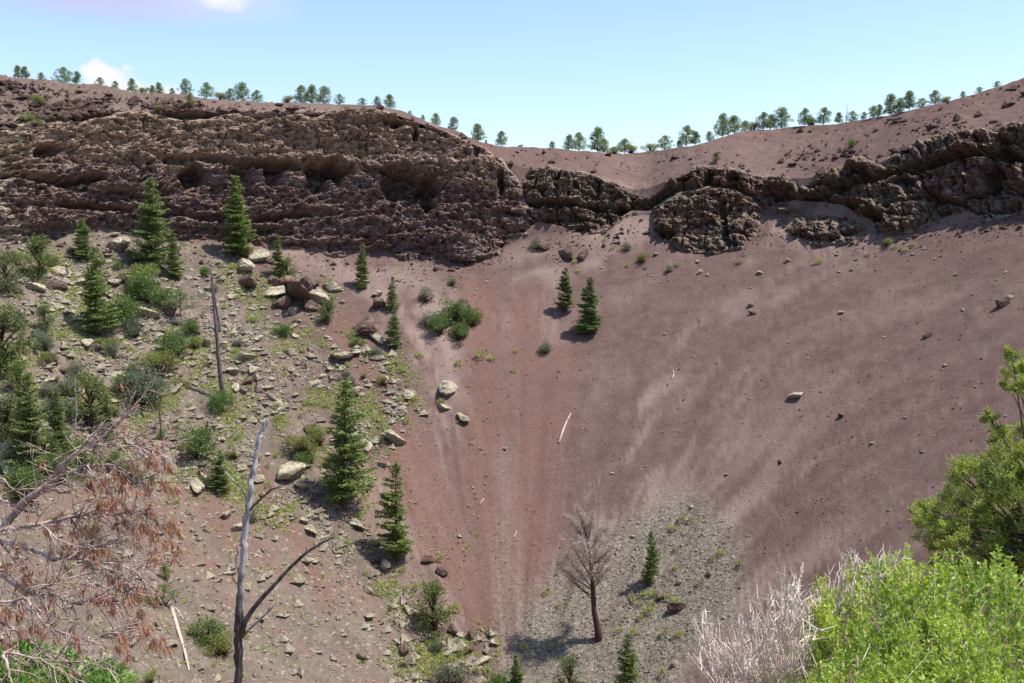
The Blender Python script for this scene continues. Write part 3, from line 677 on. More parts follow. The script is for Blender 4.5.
def build_plants():
    pr = PROTO
    pr['fir'] = [plant_proto('fir_tree', 'fir tree', fir_parts(1, 14, .225)), plant_proto('fir_tree', 'fir tree', fir_parts(2, 14, .20, .95, .08)), plant_proto('fir_tree', 'fir tree', fir_parts(3, 14, .28, 1.0, .05, .03)), plant_proto('fir_tree', 'fir tree', fir_parts(8, 14, .175, 1.0, .18, .09)), plant_proto('fir_tree', 'fir tree', fir_parts(9, 14, .22, .9, .1, .06))]
    pr['slim'] = [plant_proto('fir_tree', 'fir tree', fir_parts(4, 14, .175, 1.35, .12)), plant_proto('fir_tree', 'fir tree', fir_parts(5, 14, .155, 1.3, .18)), plant_proto('fir_tree', 'fir tree', fir_parts(15, 14, .165, 1.2, .28, .1)), plant_proto('fir_tree', 'fir tree', fir_parts(16, 14, .18, 1.2, .15, .08))]
    pr['ponderosa'] = [plant_proto('pine_tree', 'pine tree', fir_parts(6, 14, .195, 1.6, 0, .14)), plant_proto('pine_tree', 'pine tree', fir_parts(7, 14, .205, 1.6, 0, .07))]
    pr['rim'] = [plant_proto('pine_tree', 'pine tree', pine_parts(20 + i, 7, w * 1.45, c, l * .45, 'pine', 60, 1.4)) for i, (w, c, l) in enumerate([(.34, .3, .3), (.26, .6, .25), (.42, .2, .25), (.22, .5, .4), (.30, .45, .35), (.38, .3, .45)])]
    pr['juniper'] = [plant_proto('juniper_tree', 'juniper', juniper_parts(31)), plant_proto('juniper_tree', 'juniper', juniper_parts(32))]
    pr['green'] = [plant_proto('green_shrub', 'shrub', shrub_parts(41, 1.5, 1.1)), plant_proto('green_shrub', 'shrub', shrub_parts(42, 1.6, .95, lobes=12))]
    pr['grey'] = [plant_proto('grey_shrub', 'shrub', shrub_parts(43, 1.5, 1.0, 'shrub_grey', 2600, 9, .12, .5)), plant_proto('grey_shrub', 'shrub', shrub_parts(44, 1.5, .9, 'shrub_grey', 2400, 11, .12, .6))]
    pr['yellow'] = [plant_proto('yellow_green_shrub', 'shrub', shrub_parts(45, 1.4, 1.0, 'shrub_yellow', 3000, 9, .11, .3))]
    rng = random.Random(5)
    # (x, y of the foot, y of the top, kind, variant, label)
    L = [
     (151, 266, 177, 'fir', 4, 'tall broad fir against the left cliff with a shaded gap beneath it'),
     (237, 258, 174, 'slim', 3, 'slender tall fir standing at the cliff foot above pale boulders'),
     (82, 257, 217, 'fir', 2, 'small dense fir just below the cliff between a round juniper and a broad fir'),
     (96, 334, 246, 'fir', 1, 'tall fir with bushes around its foot on the left scree'),
     (174, 278, 229, 'slim', 1, 'thin sparse conifer right beside the broad fir below the cliff'),
     (40, 281, 232, 'juniper', 0, 'round yellowish green juniper on the scree just under the left cliff'),
     (6, 292, 248, 'juniper', 1, 'juniper at the very left edge of the photo under the cliff'),
     (138, 289, 262, 'yellow', 0, 'small pale green bush directly downhill of the broad fir'),
     (45, 331, 303, 'juniper', 0, 'small dark green juniper alone among pale stones'),
     (44, 352, 331, 'grey', 0, 'grey green shrub directly below the small dark juniper'),
     (48, 366, 351, 'yellow', 0, 'tiny yellow green bush below the grey green shrub on the left'),
     (131, 326, 290, 'green', 0, 'bush between the tall fir and the grey boulder cluster'),
     (95, 335, 311, 'grey', 1, 'bluish bush at the foot of the tall fir'),
     (137, 338, 314, 'grey', 0, 'bluish grey shrub downhill of the boulder cluster'),
     (181, 324, 286, 'pinyon', 0, 'small crooked pinyon with an open crown above a green bush'),
     (163, 308, 286, 'green', 1, 'low green bush left of the crooked pinyon'),
     (188, 337, 317, 'green', 0, 'low bush at the foot of the crooked pinyon'),
     (175, 362, 329, 'green', 1, 'rounded bright green bush below the crooked pinyon'),
     (158, 377, 348, 'yellow', 0, 'yellow green upright bush beside the large grey green shrub'),
     (142, 404, 358, 'grey', 1, 'large spreading grey green shrub in the middle of the left slope'),
     (114, 361, 341, 'grey', 0, 'thin grey twiggy bush on open stones'),
     (4, 372, 300, 'juniper', 1, 'tall yellow green juniper cut by the left edge of the photo'),
     (20, 396, 358, 'juniper', 0, 'narrow olive juniper with a black shadow at its foot'),
     (32, 482, 372, 'slim', 3, 'dark slim fir behind the dead pine branches'),
     (59, 456, 386, 'slim', 1, 'light green slim fir right of the dark slim fir'),
     (8, 448, 390, 'juniper', 1, 'large grey green juniper on the left edge above the dead branches'),
     (90, 424, 370, 'juniper', 1, 'loose yellow green young tree in the shrubs above the dead branches'),
     (108, 440, 392, 'slim', 1, 'small bright conifer where the tip of the dead branch points'),
     (28, 500, 462, 'green', 1, 'dark bush at the foot of the slim firs'),
     (60, 482, 448, 'green', 0, 'wide bush behind the fork of the dead branch'),
     (223, 411, 388, 'green', 0, 'small bush at the foot of the charred leaning trunk'),
     (198, 459, 424, 'green', 1, 'round bright bush left of the tall grey snag'),
     (221, 493, 449, 'fir', 2, 'young blue green fir close to the left of the tall grey snag'),
     (278, 279, 234, 'slim', 3, 'pointed young fir uphill of the big dark boulder'),
     (287, 281, 256, 'juniper', 1, 'pale green sapling touching the pointed young fir'),
     (363, 288, 243, 'slim', 1, 'small lone fir on bare cinders under the left cliff'),
     (393, 312, 276, 'fir', 3, 'upper of two young firs growing in line on the cinders'),
     (395, 348, 309, 'fir', 0, 'lower of two young firs growing in line, by a dark boulder'),
     (328, 325, 298, 'juniper', 0, 'round olive shrub right of the big dark boulder'),
     (283, 336, 321, 'green', 0, 'tiny round green bush below the big dark boulder'),
     (345, 508, 379, 'fir', 3, 'tallest fir on the slope with a deep shadow, right of the grey snag'),
     (397, 557, 461, 'slim', 2, 'slender open fir downhill of the tallest fir'),
     (434, 630, 577, 'juniper', 1, 'broad olive tree above the lower boulder patch'),
     (565, 311, 267, 'ponderosa', 0, 'smaller of the two pines standing alone on the bare cinder slope'),
     (590, 333, 276, 'ponderosa', 1, 'larger of the two pines standing alone on the bare cinder slope'),
     (650, 587, 530, 'slim', 2, 'narrow fir on the grey gravel fan with shrubs at its foot'),
     (627, 700, 634, 'fir', 1, 'green fir at the bottom edge right of the dead tree'),
     (570, 700, 652, 'juniper', 1, 'rounded light green tree at the bottom edge below the dead tree'),
     (516, 700, 653, 'slim', 1, 'dark conifer at the bottom edge left of the dead tree'),
     (495, 695, 668, 'green', 0, 'bush at the bottom edge beside the dark conifer'),
     (450, 690, 656, 'grey', 1, 'grey green bush at the bottom edge below the boulder patch'),
     (546, 352, 339, 'grey', 1, 'small olive bush left below the two lone pines'),
     (424, 302, 285, 'grey', 0, 'grey dead looking bush uphill of the bright green shrub mass'),
     (452, 287, 278, 'green', 0, 'tiny green sapling above the bright green shrub mass'),
     (430, 327, 309, 'grey', 1, 'pale bush touching the left side of the bright green shrub mass'),
     (537, 250, 236, 'grey', 0, 'grey green bush beside a dark rock below the middle cliff'),
     (207, 640, 616, 'green', 1, 'leafy green bush above the fallen log'),
     (222, 655, 633, 'yellow', 0, 'yellow green bush left of the snag base'),
     (161, 604, 584, 'green', 0, 'low green bush at the upper end of the fallen log'),
     (165, 577, 562, 'juniper', 0, 'small round shrub on bare soil left of the snag'),
     (93, 556, 522, 'juniper', 1, 'dark shrub hidden behind the rusty needles'),
     (150, 683, 670, 'yellow', 0, 'tiny yellow green bush at the bottom edge left of the log'),
     (303, 458, 433, 'yellow', 0, 'bright leafy bush left of the tallest fir'),
     (254, 523, 508, 'grey', 0, 'small dark green tuft like bush right of the snag'),
     (440, 335, 313, 'green', 1, 'lower left lobe bush of the bright green shrub mass'),
     (455, 325, 296, 'green', 0, 'tallest bush of the bright green shrub mass'),
     (472, 327, 307, 'green', 1, 'right hand bush of the bright green shrub mass'),
     (458, 340, 320, 'green', 0, 'lowest bush of the bright green shrub mass'),
     (40, 108, 94, 'yellow', 0, 'yellow green bush on the stony slope above the left cliff'),
     (190, 109, 92, 'juniper', 1, 'juniper on the slope above the cliff just under the skyline pines'),
     (31, 128, 113, 'yellow', 0, 'small olive bush lower on the stony slope above the left cliff'),
     (63, 124, 111, 'juniper', 0, 'small bush on the stony slope right of two olive bushes'),
     (158, 112, 104, 'yellow', 0, 'tiny pale bush on the slope midway above the left cliff'),
     (716, 163, 151, 'juniper', 0, 'small green bush just above the rock band, centre right'),
     (853, 147, 138, 'green', 0, 'lone green bush on the bare slope above the right rock band'),
     (641, 262, 252, 'yellow', 0, 'round yellow tuft like bush below the lone outcrop'),
     (886, 246, 237, 'yellow', 0, 'low green bush under the right rock band'),
     (795, 236, 226, 'yellow', 0, 'bush at the left corner of the small low outcrop'),
     (668, 272, 264, 'grey', 0, 'grey bush at the foot of the lone outcrop'),
     (626, 250, 241, 'grey', 1, 'small dry bush left of the lone outcrop'),
     (250, 268, 262, 'green', 0, 'small bush at the foot of the slender tall fir'),
     (70, 395, 372, 'grey', 1, 'grey bush between slim firs and loose young tree'),
     (205, 440, 432, 'grey', 0, 'small grey bush touching the round bright bush'),
    ]
    L += [(12, 430, 398, 'green', 0, 'dark green bush between the left edge and the dark slim fir'), (45, 470, 430, 'juniper', 1, 'olive tree filling the space between the two slim firs'), (80, 470, 436, 'green', 1, 'bush right of the light slim fir above the dead branch'),
      (112, 330, 300, 'juniper', 0, 'leafy juniper right of the tall fir'), (148, 300, 268, 'green', 0, 'bush below the thin sparse conifer'), (62, 420, 396, 'grey', 0, 'grey green bush at mid height left of the loose young tree'), (125, 395, 372, 'green', 1, 'low bush left of the large spreading shrub'), (15, 330, 306, 'grey', 1, 'grey bush below the left edge juniper'),
      (100, 400, 382, 'grey', 0, 'faded bush below the thin twiggy bush'), (195, 350, 336, 'yellow', 0, 'yellow tinged bush right of the rounded bright bush'), (306, 470, 450, 'green', 0, 'green bush in the shade left of the tallest fir'), (318, 445, 425, 'yellow', 0, 'small leafy bush above the bright leafy bush')]
    pinyon = [plant_proto('pinyon_pine', 'pinyon', pine_parts(51, 4.5, .42, .1, .45, 'pine', 30))]
    pr['pinyon'] = pinyon
    for x, yb, yt, k, v, lab in L:
        P = ground(x, yb, .15); p = pr[k][v % len(pr[k])]
        place(p, P, max(.4, height_for(P, yb, yt)), rng.uniform(0, 6.28), lab, 'trees and bushes on the crater slopes', wide=rng.uniform(.92, 1.08) * (1.0 if k in ('fir', 'slim', 'ponderosa', 'pinyon') else 1.2 if k == 'juniper' else 1.05))
    zone = np.array(LEFT_ZONE, float); nn = 0; r2 = np.random.default_rng(66)
    kinds = [('green', 'small dark green bush'), ('grey', 'small grey green bush'), ('yellow', 'small yellow green bush'), ('juniper', 'small round juniper')]
    while nn < 75:
        x = r2.uniform(0, 500); y = r2.uniform(262, 680)
        if poly_sd(np.array(x), np.array(y), zone) < 3: continue
        if r2.random() > (1. if x < 170 else .55 if y < 470 or y > 600 else .3): continue
        k, lab = kinds[r2.integers(0, 4)]; hh = r2.uniform(6, 15) * (1.25 if x < 150 else .9); P = ground(x, y, .1); v = int(r2.integers(0, 2)) % len(pr[k])
        place(pr[k][v], P, max(.4, height_for(P, y, y - hh)), r2.uniform(0, 6.28), lab + ' scattered among the stones of the left slope', lab.replace('bush', 'bushes').replace('juniper', 'junipers') + ' scattered on the left slope', wide=r2.uniform(.9, 1.2)); nn += 1
    # skyline trees: x, top y, kind variant (0 round, 1 conic, 2 wide, 3 slim, 4 medium, 5 umbrella; 9 low yellow bush)
    RT = [(20, 65, 1), (27, 66, 3), (43, 72, 0), (66, 67, 2), (78, 71, 3), (101, 77, 5), (116, 81, 4), (133, 78, 1), (143, 87, 9), (153, 85, 3), (160, 82, 1), (173, 88, 4), (186, 78, 0), (207, 82, 4), (222, 92, 9), (231, 88, 2), (243, 81, 0), (257, 90, 4),
          (287, 96, 9), (301, 85, 4), (312, 84, 1), (324, 85, 0), (340, 94, 2), (362, 98, 2), (377, 96, 0), (390, 94, 4), (410, 111, 2), (423, 115, 4), (436, 113, 4), (453, 116, 0), (478, 123, 1), (486, 140, 3), (501, 131, 4), (520, 146, 9), (552, 141, 0), (569, 134, 1),
          (579, 132, 4), (598, 126, 1), (604, 138, 0), (614, 146, 9), (625, 138, 5), (632, 144, 9), (651, 143, 9), (665, 135, 2), (680, 140, 0), (687, 125, 4), (696, 131, 3), (710, 131, 0), (723, 112, 1), (735, 115, 4), (746, 120, 0), (754, 122, 9), (764, 112, 4),
          (771, 114, 3), (782, 106, 0), (805, 108, 4), (812, 117, 9), (824, 107, 4), (839, 112, 3), (853, 111, 2), (864, 112, 4), (874, 105, 0), (879, 104, 3), (891, 93, 1), (900, 97, 0), (909, 90, 3), (921, 98, 2), (935, 90, 4), (944, 97, 9), (962, 91, 0), (978, 87, 2), (996, 81, 2)]
    words = ['round crowned', 'pointed', 'wide low', 'slim', 'loose open', 'umbrella shaped']
    ORD = ['first', 'second', 'third', 'fourth', 'fifth', 'sixth', 'seventh', 'eighth', 'ninth', 'tenth', 'eleventh', 'twelfth', 'thirteenth', 'fourteenth', 'fifteenth', 'sixteenth', 'seventeenth', 'eighteenth', 'nineteenth']
    def zone(x):
        for i, (a, n) in enumerate([(92, 'at the rim end farthest left'), (200, 'of those above the broad fir'), (275, 'of those above the slender fir'), (400, 'of those above the left cliff'), (515, 'where the rim dips behind the cliff'), (640, 'in the rim saddle'), (705, 'just right of the saddle'), (790, 'of those above the lone outcrop'), (885, 'on the rising right rim'), (1100, 'near the highest right rim')]):
            if x < a: return i, n
    cnt = {}; 
    for x, yt, v in RT:
        zi, zn = zone(x)
        cnt[zi] = cnt.get(zi, 0) + 1
        P = rim_pt(x, rng.uniform(1., 4.)); P[2] -= .15
        h = max(.8, height_for(P, 0, yt - .5))
        if v == 9:
            place(pr['yellow'][0], P, h, rng.uniform(0, 6), f'low skyline bush, {ORD[cnt[zi]-1]} plant from the left {zn}', 'trees along the crater rim skyline', wide=1.5)
        else:
            place(pr['rim'][v], P, h, rng.uniform(0, 6), f'{words[v]} skyline pine, {ORD[cnt[zi]-1]} plant from the left {zn}', 'trees along the crater rim skyline', wide=rng.uniform(.9, 1.15))

# ------------------------------------------------------------------ dead wood
def twigs(mb, p, d, L, r, depth, rng, droop=.0, spread=.6, k=4, tips=None, up=0., nb=(3, 5)):
    n = 5; P = [np.array(p, float)]; d = unit(np.array(d, float))
    for i in range(n):
        d = unit(d + rng.normal(0, .13, 3) + np.array([0, 0, -droop + up])); P.append(P[-1] + d * L / n)
    mb.tube(P, np.linspace(r, r * .35, n + 1), k)
    if tips is not None: tips.append((P[-1], d, depth))
    if depth > 0:
        for q in range(rng.integers(*nb)):
            t = rng.uniform(.25, .95); i = int(t * n); s = P[i] + (P[min(i + 1, n)] - P[i]) * (t * n - i)
            dd = unit(d + rng.normal(0, spread, 3)); twigs(mb, s, dd, L * rng.uniform(.35, .6), r * (.55 - .15 * t), depth - 1, rng, droop, spread, max(3, k - 1), tips, up, nb)

def build_dead():
    rng = np.random.default_rng(77)
    # the tall grey snag close to the camera
    rs = 26.0
    def S(x, y): return at(x, y, rs)
    base = S(239, 683); gz = float(cone(np.array(math.atan2(base[0], base[1])), np.array(rs))) - .3
    bx = S(239.5, 683); org = np.array([bx[0], bx[1], gz])
    e = empty('dead_snag', org); tag(e, 'tall bare grey snag, charred at its foot, with black side branches in the left foreground', 'dead tree')
    global SNAG_K
    SNAG_K = (S(0, 612)[2] - gz) * .25 + .7 - .5
    sm = snag_mat()
    m = MB(); pts = [(239.5, 683), (238.5, 650), (238.5, 625), (240, 600), (242, 575), (243.5, 550), (246, 525), (249, 500), (252, 478), (256, 455), (260, 438), (264, 424), (266, 418)]
    rad = [5.6, 5.5, 5.4, 5.0, 4.7, 4.5, 4.2, 3.9, 3.6, 3.3, 3.1, 2.9, .8]
    P = [org * 1.0] + [S(*q) for q in pts]; Rr = [.17] + [q / FPX * rs * .78 for q in rad]
    P[0] = org + [0, 0, -1.0]
    PP = []; RR = []
    for a, b, ra_, rb in zip(P[:-1], P[1:], Rr[:-1], Rr[1:]):
        for t in np.linspace(0, 1, 6)[:-1]: PP.append(a + (b - a) * t + rng.normal(0, .02, 3)); RR.append((ra_ + (rb - ra_) * t) * rng.uniform(.86, 1.1))
    m.tube(np.array(PP) - org, RR, 10)
    m.tube(np.array([P[-2], P[-2] + [-.09, .02, .10]]) - org, [.05, .015], 5); m.tube(np.array([P[-2] + [.03, 0, -.05], P[-2] + [.10, .03, .12]]) - org, [.04, .012], 5)
    link('trunk', m.mesh('snag_trunk', True), sm, e)
    brs = [([(241, 637), (245, 622), (251, 610), (262, 598), (277, 582), (290, 568), (308, 552), (322, 543), (334, 536)], 3.2, 1.0, 'charred', -1.2), ([(243, 637), (250, 628), (260, 620), (268, 612), (278, 602)], 1.7, .6, 'silver', -.9),
           ([(248, 512), (254, 505), (263, 497), (272, 490), (281, 486)], 1.4, .8, 'charred', -.8), ([(247, 500), (240, 487), (232, 478), (224, 470)], .9, .3, 'silver', .5), ([(240, 622), (236, 617), (233, 611)], 1.0, .5, 'silver', .2), ([(240, 572), (236, 567), (236, 558), (238, 553)], 1.2, .5, 'silver', -.1)]
    for q, r0, r1, mt, dep in brs:
        b = MB(); n = len(q); P = [at(x, y, rs + dep * i / (n - 1)) - org + rng.normal(0, .01, 3) for i, (x, y) in enumerate(q)]
        b.tube(P, np.linspace(r0, r1, n) / FPX * rs, 6)
        for i in range(3, n, 3): b.tube([P[i], P[i] + [rng.uniform(-.1, .1), 0, rng.uniform(.08, .2)]], [.02, .008], 4)
        link('branch', b.mesh('snag_branch', True), M[mt], e)
    # charred leaning trunks on the left slope
    def pole(name, pts, r0, r1, mat, label, stubs=14, cat='dead tree', group=None):
        G = ground(*pts[0], .3); rr_ = math.hypot(G[0], G[1]); org = G; m = MB()
        P = [G + [0, 0, -.4]] + [at(x, y, rr_) for x, y in pts[1:]]
        P = np.array(P) - org; f = rr_ / FPX
        tt = np.linspace(0, 1, len(P)); t2 = np.linspace(0, 1, 14); P2 = np.stack([np.interp(t2, tt, P[:, i]) for i in range(3)], 1) + rng.normal(0, .03, (14, 3))
        m.tube(P2, np.linspace(r0, r1, 14) * f, 6)
        e = empty(name, org); link('trunk', m.mesh('pole_trunk', True), M[mat], e)
        if stubs:
            b = MB()
            for i in range(stubs):
                t = rng.uniform(.2, .95); s = np.array([np.interp(t, t2, P2[:, k]) for k in range(3)]); az = rng.uniform(0, 6.28)
                l = rng.uniform(.3, 1.1); b.tube([s, s + [math.cos(az) * l, math.sin(az) * l, rng.uniform(-.3, .2)]], [.05, .02], 3)
            link('branches', b.mesh('pole_branches', True), M[mat], e)
        tag(e, label, cat, group); return e
    pole('burnt_tree', [(224, 402), (219, 360), (215, 320), (211, 271)], 2.6, .7, 'charred', 'tall charred leaning trunk on the left slope with a green bush at its foot', 26)
    pole('burnt_tree', [(221, 335), (217, 312), (213, 284)], 1.4, .6, 'charred', 'shorter charred trunk leaning just behind the tall charred trunk', 12)
    pole('burnt_tree', [(165, 467), (161, 430), (158, 394)], 1.5, .5, 'charred', 'thin charred pole between the dead branches and a round bush', 10)
    pole('burnt_tree', [(75, 440), (76, 410), (75, 380)], .7, .3, 'silver', 'thin grey dead pole between the slim firs and the loose young tree', 8)
    # small dead snag on the skyline
    P = rim_pt(847, 2.); m = MB(); h = height_for(P, 0, 103); m.tube([[0, 0, -.5], [.05, 0, h * .5], [0, 0, h]], [.12, .08, .02], 5)
    e = empty('dead_snag', P); link('trunk', m.mesh('rim_snag_trunk', True), M['silver'], e); b = MB()
    for i in range(10): s = [0, 0, rng.uniform(.3, .9) * h]; az = rng.uniform(0, 6.28); b.tube([s, [math.cos(az) * .6, math.sin(az) * .6, s[2] + .2]], [.03, .01], 3)
    link('branches', b.mesh('rim_snag_branches'), M['silver'], e); tag(e, 'bare thin dead trunk standing on the right skyline among pines', 'dead tree')
    # dead tree with ashy pink needles on the gravel fan
    G = ground(599, 640, .2); rr_ = math.hypot(G[0], G[1])
    def Q(x, y, d=0): return at(x, y, rr_ + d) - G
    e = empty('dead_pine_tree', G); tag(e, 'dead pine with dark bare trunk and ashy pink needles on the grey gravel fan', 'dead tree')
    m = MB(); m.tube([[0, 0, -.8], Q(598, 630), Q(594, 610), Q(593, 590), Q(591, 565), Q(588, 545), Q(584, 525), Q(580, 512)], np.array([4.8, 3.7, 2.9, 2.5, 1.9, 1.4, .8, .3]) * rr_ / FPX, 7)
    link('trunk', m.mesh('dead_pine_trunk', True), M['deadbark'], e)
    C = []; D = []; Ll = []; Wd = []; b = MB()
    limbs = [((593, 600), (566, 572), -1), ((593, 596), (569, 580), .5), ((592, 588), (570, 560), 1), ((592, 585), (606, 560), -1), ((590, 575), (572, 545), -1.5), ((590, 570), (605, 545), 1), ((588, 560), (577, 530), 1), ((588, 555), (600, 532), -1), ((587, 545), (592, 520), 0), ((585, 540), (572, 522), 1),
             ((592, 583), (613, 566), .5), ((590, 568), (611, 548), -1), ((588, 552), (606, 528), 1), ((592, 590), (560, 566), .3), ((589, 560), (568, 538), -.6), ((593, 592), (590, 560), -2.5), ((592, 580), (600, 565), 2.5), ((586, 535), (578, 512), 0), ((592, 590), (603, 575), -2), ((589, 565), (583, 545), -2.5), ((590, 572), (596, 552), -2)]
    for (x0, y0), (x1, y1), dep in limbs:
        a = Q(x0, y0); c = Q(x1, y1, dep); mid = (a + c) / 2 + [0, 0, -.15]
        b.tube([a, mid, c], [.10, .07, .02], 4); tips = []
        for t in np.linspace(.3, 1, 7):
            s = a + (c - a) * t; twigs(b, s, (c - a) + rng.normal(0, 1.2, 3), rng.uniform(.6, 1.3), .028, 1, rng, 0, .7, 3, tips, .06)
        dens = .35 if y1 > 570 and x1 < 580 else 1
        for tp, td, _ in tips:
            if rng.random() < dens * .6: clump(C, D, Ll, Wd, tp - td * .1, .52, 42, rng, .27, 1, 0)
    link('branches', b.mesh('dead_pine_branches'), M['deadbark'], e)
    c = MB(); c.leaves(C, D, Ll, np.array(Wd) * .55, rng); link('needles', c.mesh('dead_pine_needles'), M['ashy'], e)
    # fallen logs
    def log(pts, r, mat, label):
        P = [ground(x, y, -.12) for x, y in pts]; org = P[0]; m = MB(); m.tube(np.array(P) - org, np.linspace(1, .4, len(P)) * r, 6)
        m.tube([P[len(P) // 2] - org, P[len(P) // 2] - org + [.3, 0, .5]], [r * .4, r * .15], 4)
        o = link('fallen_log', m.mesh('log', True), M[mat], None, org); tag(o, label, 'log', 'fallen logs and sticks')
    log([(559, 444), (563, 432), (567, 422), (571, 414)], .22, 'log', 'bleached curved log lying on the cinder slope right of the centre gully')
    log([(171, 605), (178, 628), (184, 650), (189, 671)], .28, 'log', 'long fallen log lying down the slope left of the snag')
    log([(176, 606), (184, 618)], .12, 'log', 'short broken stick beside the head of the long log')
    log([(672, 381), (674, 376), (673, 372)], .13, 'log', 'tiny white stick in the middle of the smooth cinder slope')
    log([(480, 503), (484, 497)], .12, 'log', 'small pale stick left of the grey gully strip')
    log([(514, 537), (517, 530)], .09, 'log', 'tiny pale stick in the grey gully strip')
    log([(300, 340), (320, 352), (333, 356)], .10, 'silver', 'thin grey stick across the scree below the big dark boulder')

# ------------------------------------------------------------------ the foreground
def build_dead_branches():
    rng = np.random.default_rng(11)
    rt_ = 6.6; org = at(-330, 600, rt_); th = math.atan2(org[0], org[1]); gz = float(cone(np.array(th), np.array(math.hypot(org[0], org[1]))))
    org[2] = gz
    e = empty('dead_pine', org); tag(e, 'near dead pine whose bare pinkish boughs and rust needles reach in from the left edge', 'dead tree')
    m = MB(); top = at(-330, 380, rt_ + .1) - org; m.tube([[0, 0, -.5], top * .33, top * .66, top], [.17, .15, .12, .09], 9)
    link('trunk', m.mesh('near_dead_trunk', True), M['twig'], e)
    limbs = [
     ([(-330, 640), (-150, 585), (-50, 556), (0, 528), (27, 500), (53, 480), (60, 470), (74, 455), (95, 444), (119, 421), (139, 405)], 12, 1.6, 6.6, 5.7, 1.0),
     ([(27, 500), (45, 487), (60, 477), (75, 470), (95, 464), (115, 466), (135, 476), (152, 490)], 4.5, .9, 5.95, 5.4, 1.0),
     ([(74, 455), (84, 443), (95, 434), (100, 428)], 2, .8, 5.8, 5.7, .5),
     ([(84, 450), (95, 445), (118, 447), (140, 447), (160, 452)], 2.0, .8, 5.8, 5.3, .9),
     ([(108, 430), (125, 433), (140, 440), (155, 455)], 1.5, .7, 5.7, 5.5, .8),
     ([(-20, 540), (0, 531), (44, 524), (72, 517), (92, 514), (114, 513), (135, 511), (150, 510)], 5, .8, 6.1, 5.5, 1.0),
     ([(-330, 610), (-120, 545), (-30, 540), (0, 541), (25, 546), (48, 556), (65, 559), (82, 560), (100, 571), (114, 583), (130, 590)], 6, .8, 6.4, 5.2, 1.0),
     ([(82, 560), (110, 563), (131, 567), (146, 568)], 1.6, .6, 5.4, 5.2, 1.0),
     ([(-330, 650), (-100, 570), (0, 575), (20, 588), (36, 594), (52, 594), (72, 602), (90, 602), (108, 603), (122, 600)], 4.5, .8, 6.3, 5.2, 1.0),
     ([(-200, 600), (-20, 610), (0, 603), (26, 598), (36, 615), (56, 630), (75, 638), (97, 651)], 4, .9, 6.0, 5.0, .7),
     ([(56, 630), (80, 638), (100, 639), (118, 638)], 1.8, .6, 5.2, 5.0, .7),
     ([(-200, 640), (-20, 610), (3, 621), (18, 633), (35, 645), (53, 660), (70, 662), (84, 662), (100, 666), (115, 667)], 3.6, .7, 5.8, 4.8, .7),
     ([(2, 652), (20, 655), (38, 658), (55, 668), (72, 676), (90, 686)], 2.2, .8, 5.2, 4.8, .4),
     ([(-60, 500), (0, 497), (10, 505), (24, 508)], 2, .7, 6.2, 6.0, .3),
     ([(24, 589), (10, 575), (0, 570)], 2.5, 1.2, 5.9, 5.8, .4),
     ([(40, 524), (60, 540), (80, 548), (100, 545), (120, 540)], 1.8, .6, 5.6, 5.4, 1.0),
     ([(36, 594), (50, 582), (75, 578), (90, 580), (110, 590), (130, 585)], 1.7, .6, 5.5, 5.2, 1.0),
     ([(0, 478), (15, 490), (30, 498)], 1.5, .8, 6.1, 6., .3),
     ([(3, 655), (8, 670), (14, 690)], 3, 1.5, 4.9, 4.8, .2)]
    spots = [(165, 462, 14), (150, 470, 12), (132, 458, 12), (118, 470, 10), (140, 482, 14), (125, 495, 12), (150, 522, 14), (165, 515, 12), (160, 535, 14), (173, 545, 10), (140, 530, 14), (172, 528, 9), (45, 535, 12), (62, 515, 12), (85, 540, 14), (95, 550, 12), (110, 560, 10), (60, 545, 10), (98, 500, 12), (88, 480, 10), (30, 575, 9),
             (130, 590, 12), (145, 600, 10), (120, 600, 9), (138, 620, 12), (128, 640, 10), (145, 632, 10), (105, 595, 10), (15, 590, 9), (42, 600, 10), (28, 625, 10), (5, 640, 9), (75, 525, 10), (120, 520, 12), (152, 450, 10), (100, 530, 10), (50, 605, 8), (10, 560, 8), (125, 575, 10), (145, 585, 8), (172, 478, 8), (110, 480, 10)]
    spots += [(float(a), float(c), 7) for a, c in zip(rng.uniform(0, 170, 12), rng.uniform(470, 640, 12))]
    owner = {}
    for q in spots:
        owner[q] = min((l[0] for l in limbs[:13]), key=lambda pp: min(math.hypot(a - q[0], (c - q[1] + 6)) for a, c in [(u0 + (u1 - u0) * f, v0 + (v1 - v0) * f) for (u0, v0), (u1, v1) in zip(pp[:-1], pp[1:]) for f in (0, .5, 1)]))
    for pts, r0, r1, d0, d1, tw in limbs:
        n = len(pts); rs_ = np.linspace(d0, d1, n); P = np.array([at(x, y, r) for (x, y), r in zip(pts, rs_)]) - org
        rad = np.linspace(r0, r1, n) * .5 / FPX * rs_
        tt = np.arange(n); t2 = np.linspace(0, n - 1, n * 4); P2 = np.stack([np.interp(t2, tt, P[:, k]) for k in range(3)], 1)
        P2[1:-1] += rng.normal(0, .004, (len(P2) - 2, 3)); R2 = np.interp(t2, tt, rad) * rng.uniform(.9, 1.1, len(t2))
        b = MB(); b.tube(P2, R2, 7); nb = MB(); C = []; D = []; Ll = []; Wd = []
        X2 = np.interp(t2, tt, [p[0] for p in pts])
        ntw = int(34 * tw * min(1, n / 7))
        tips = []
        for q in range(ntw):
            i = rng.integers(0, len(P2) - 1)
            if X2[i] < -60: continue
            d = unit(P2[i + 1] - P2[i]); dd = unit(d * .8 + rng.normal(0, .55, 3) + [0, 0, -.15])
            twigs(b, P2[i], dd, rng.uniform(.10, .30), .0040, 1, rng, .05, .6, 3, tips, 0, (2, 4))
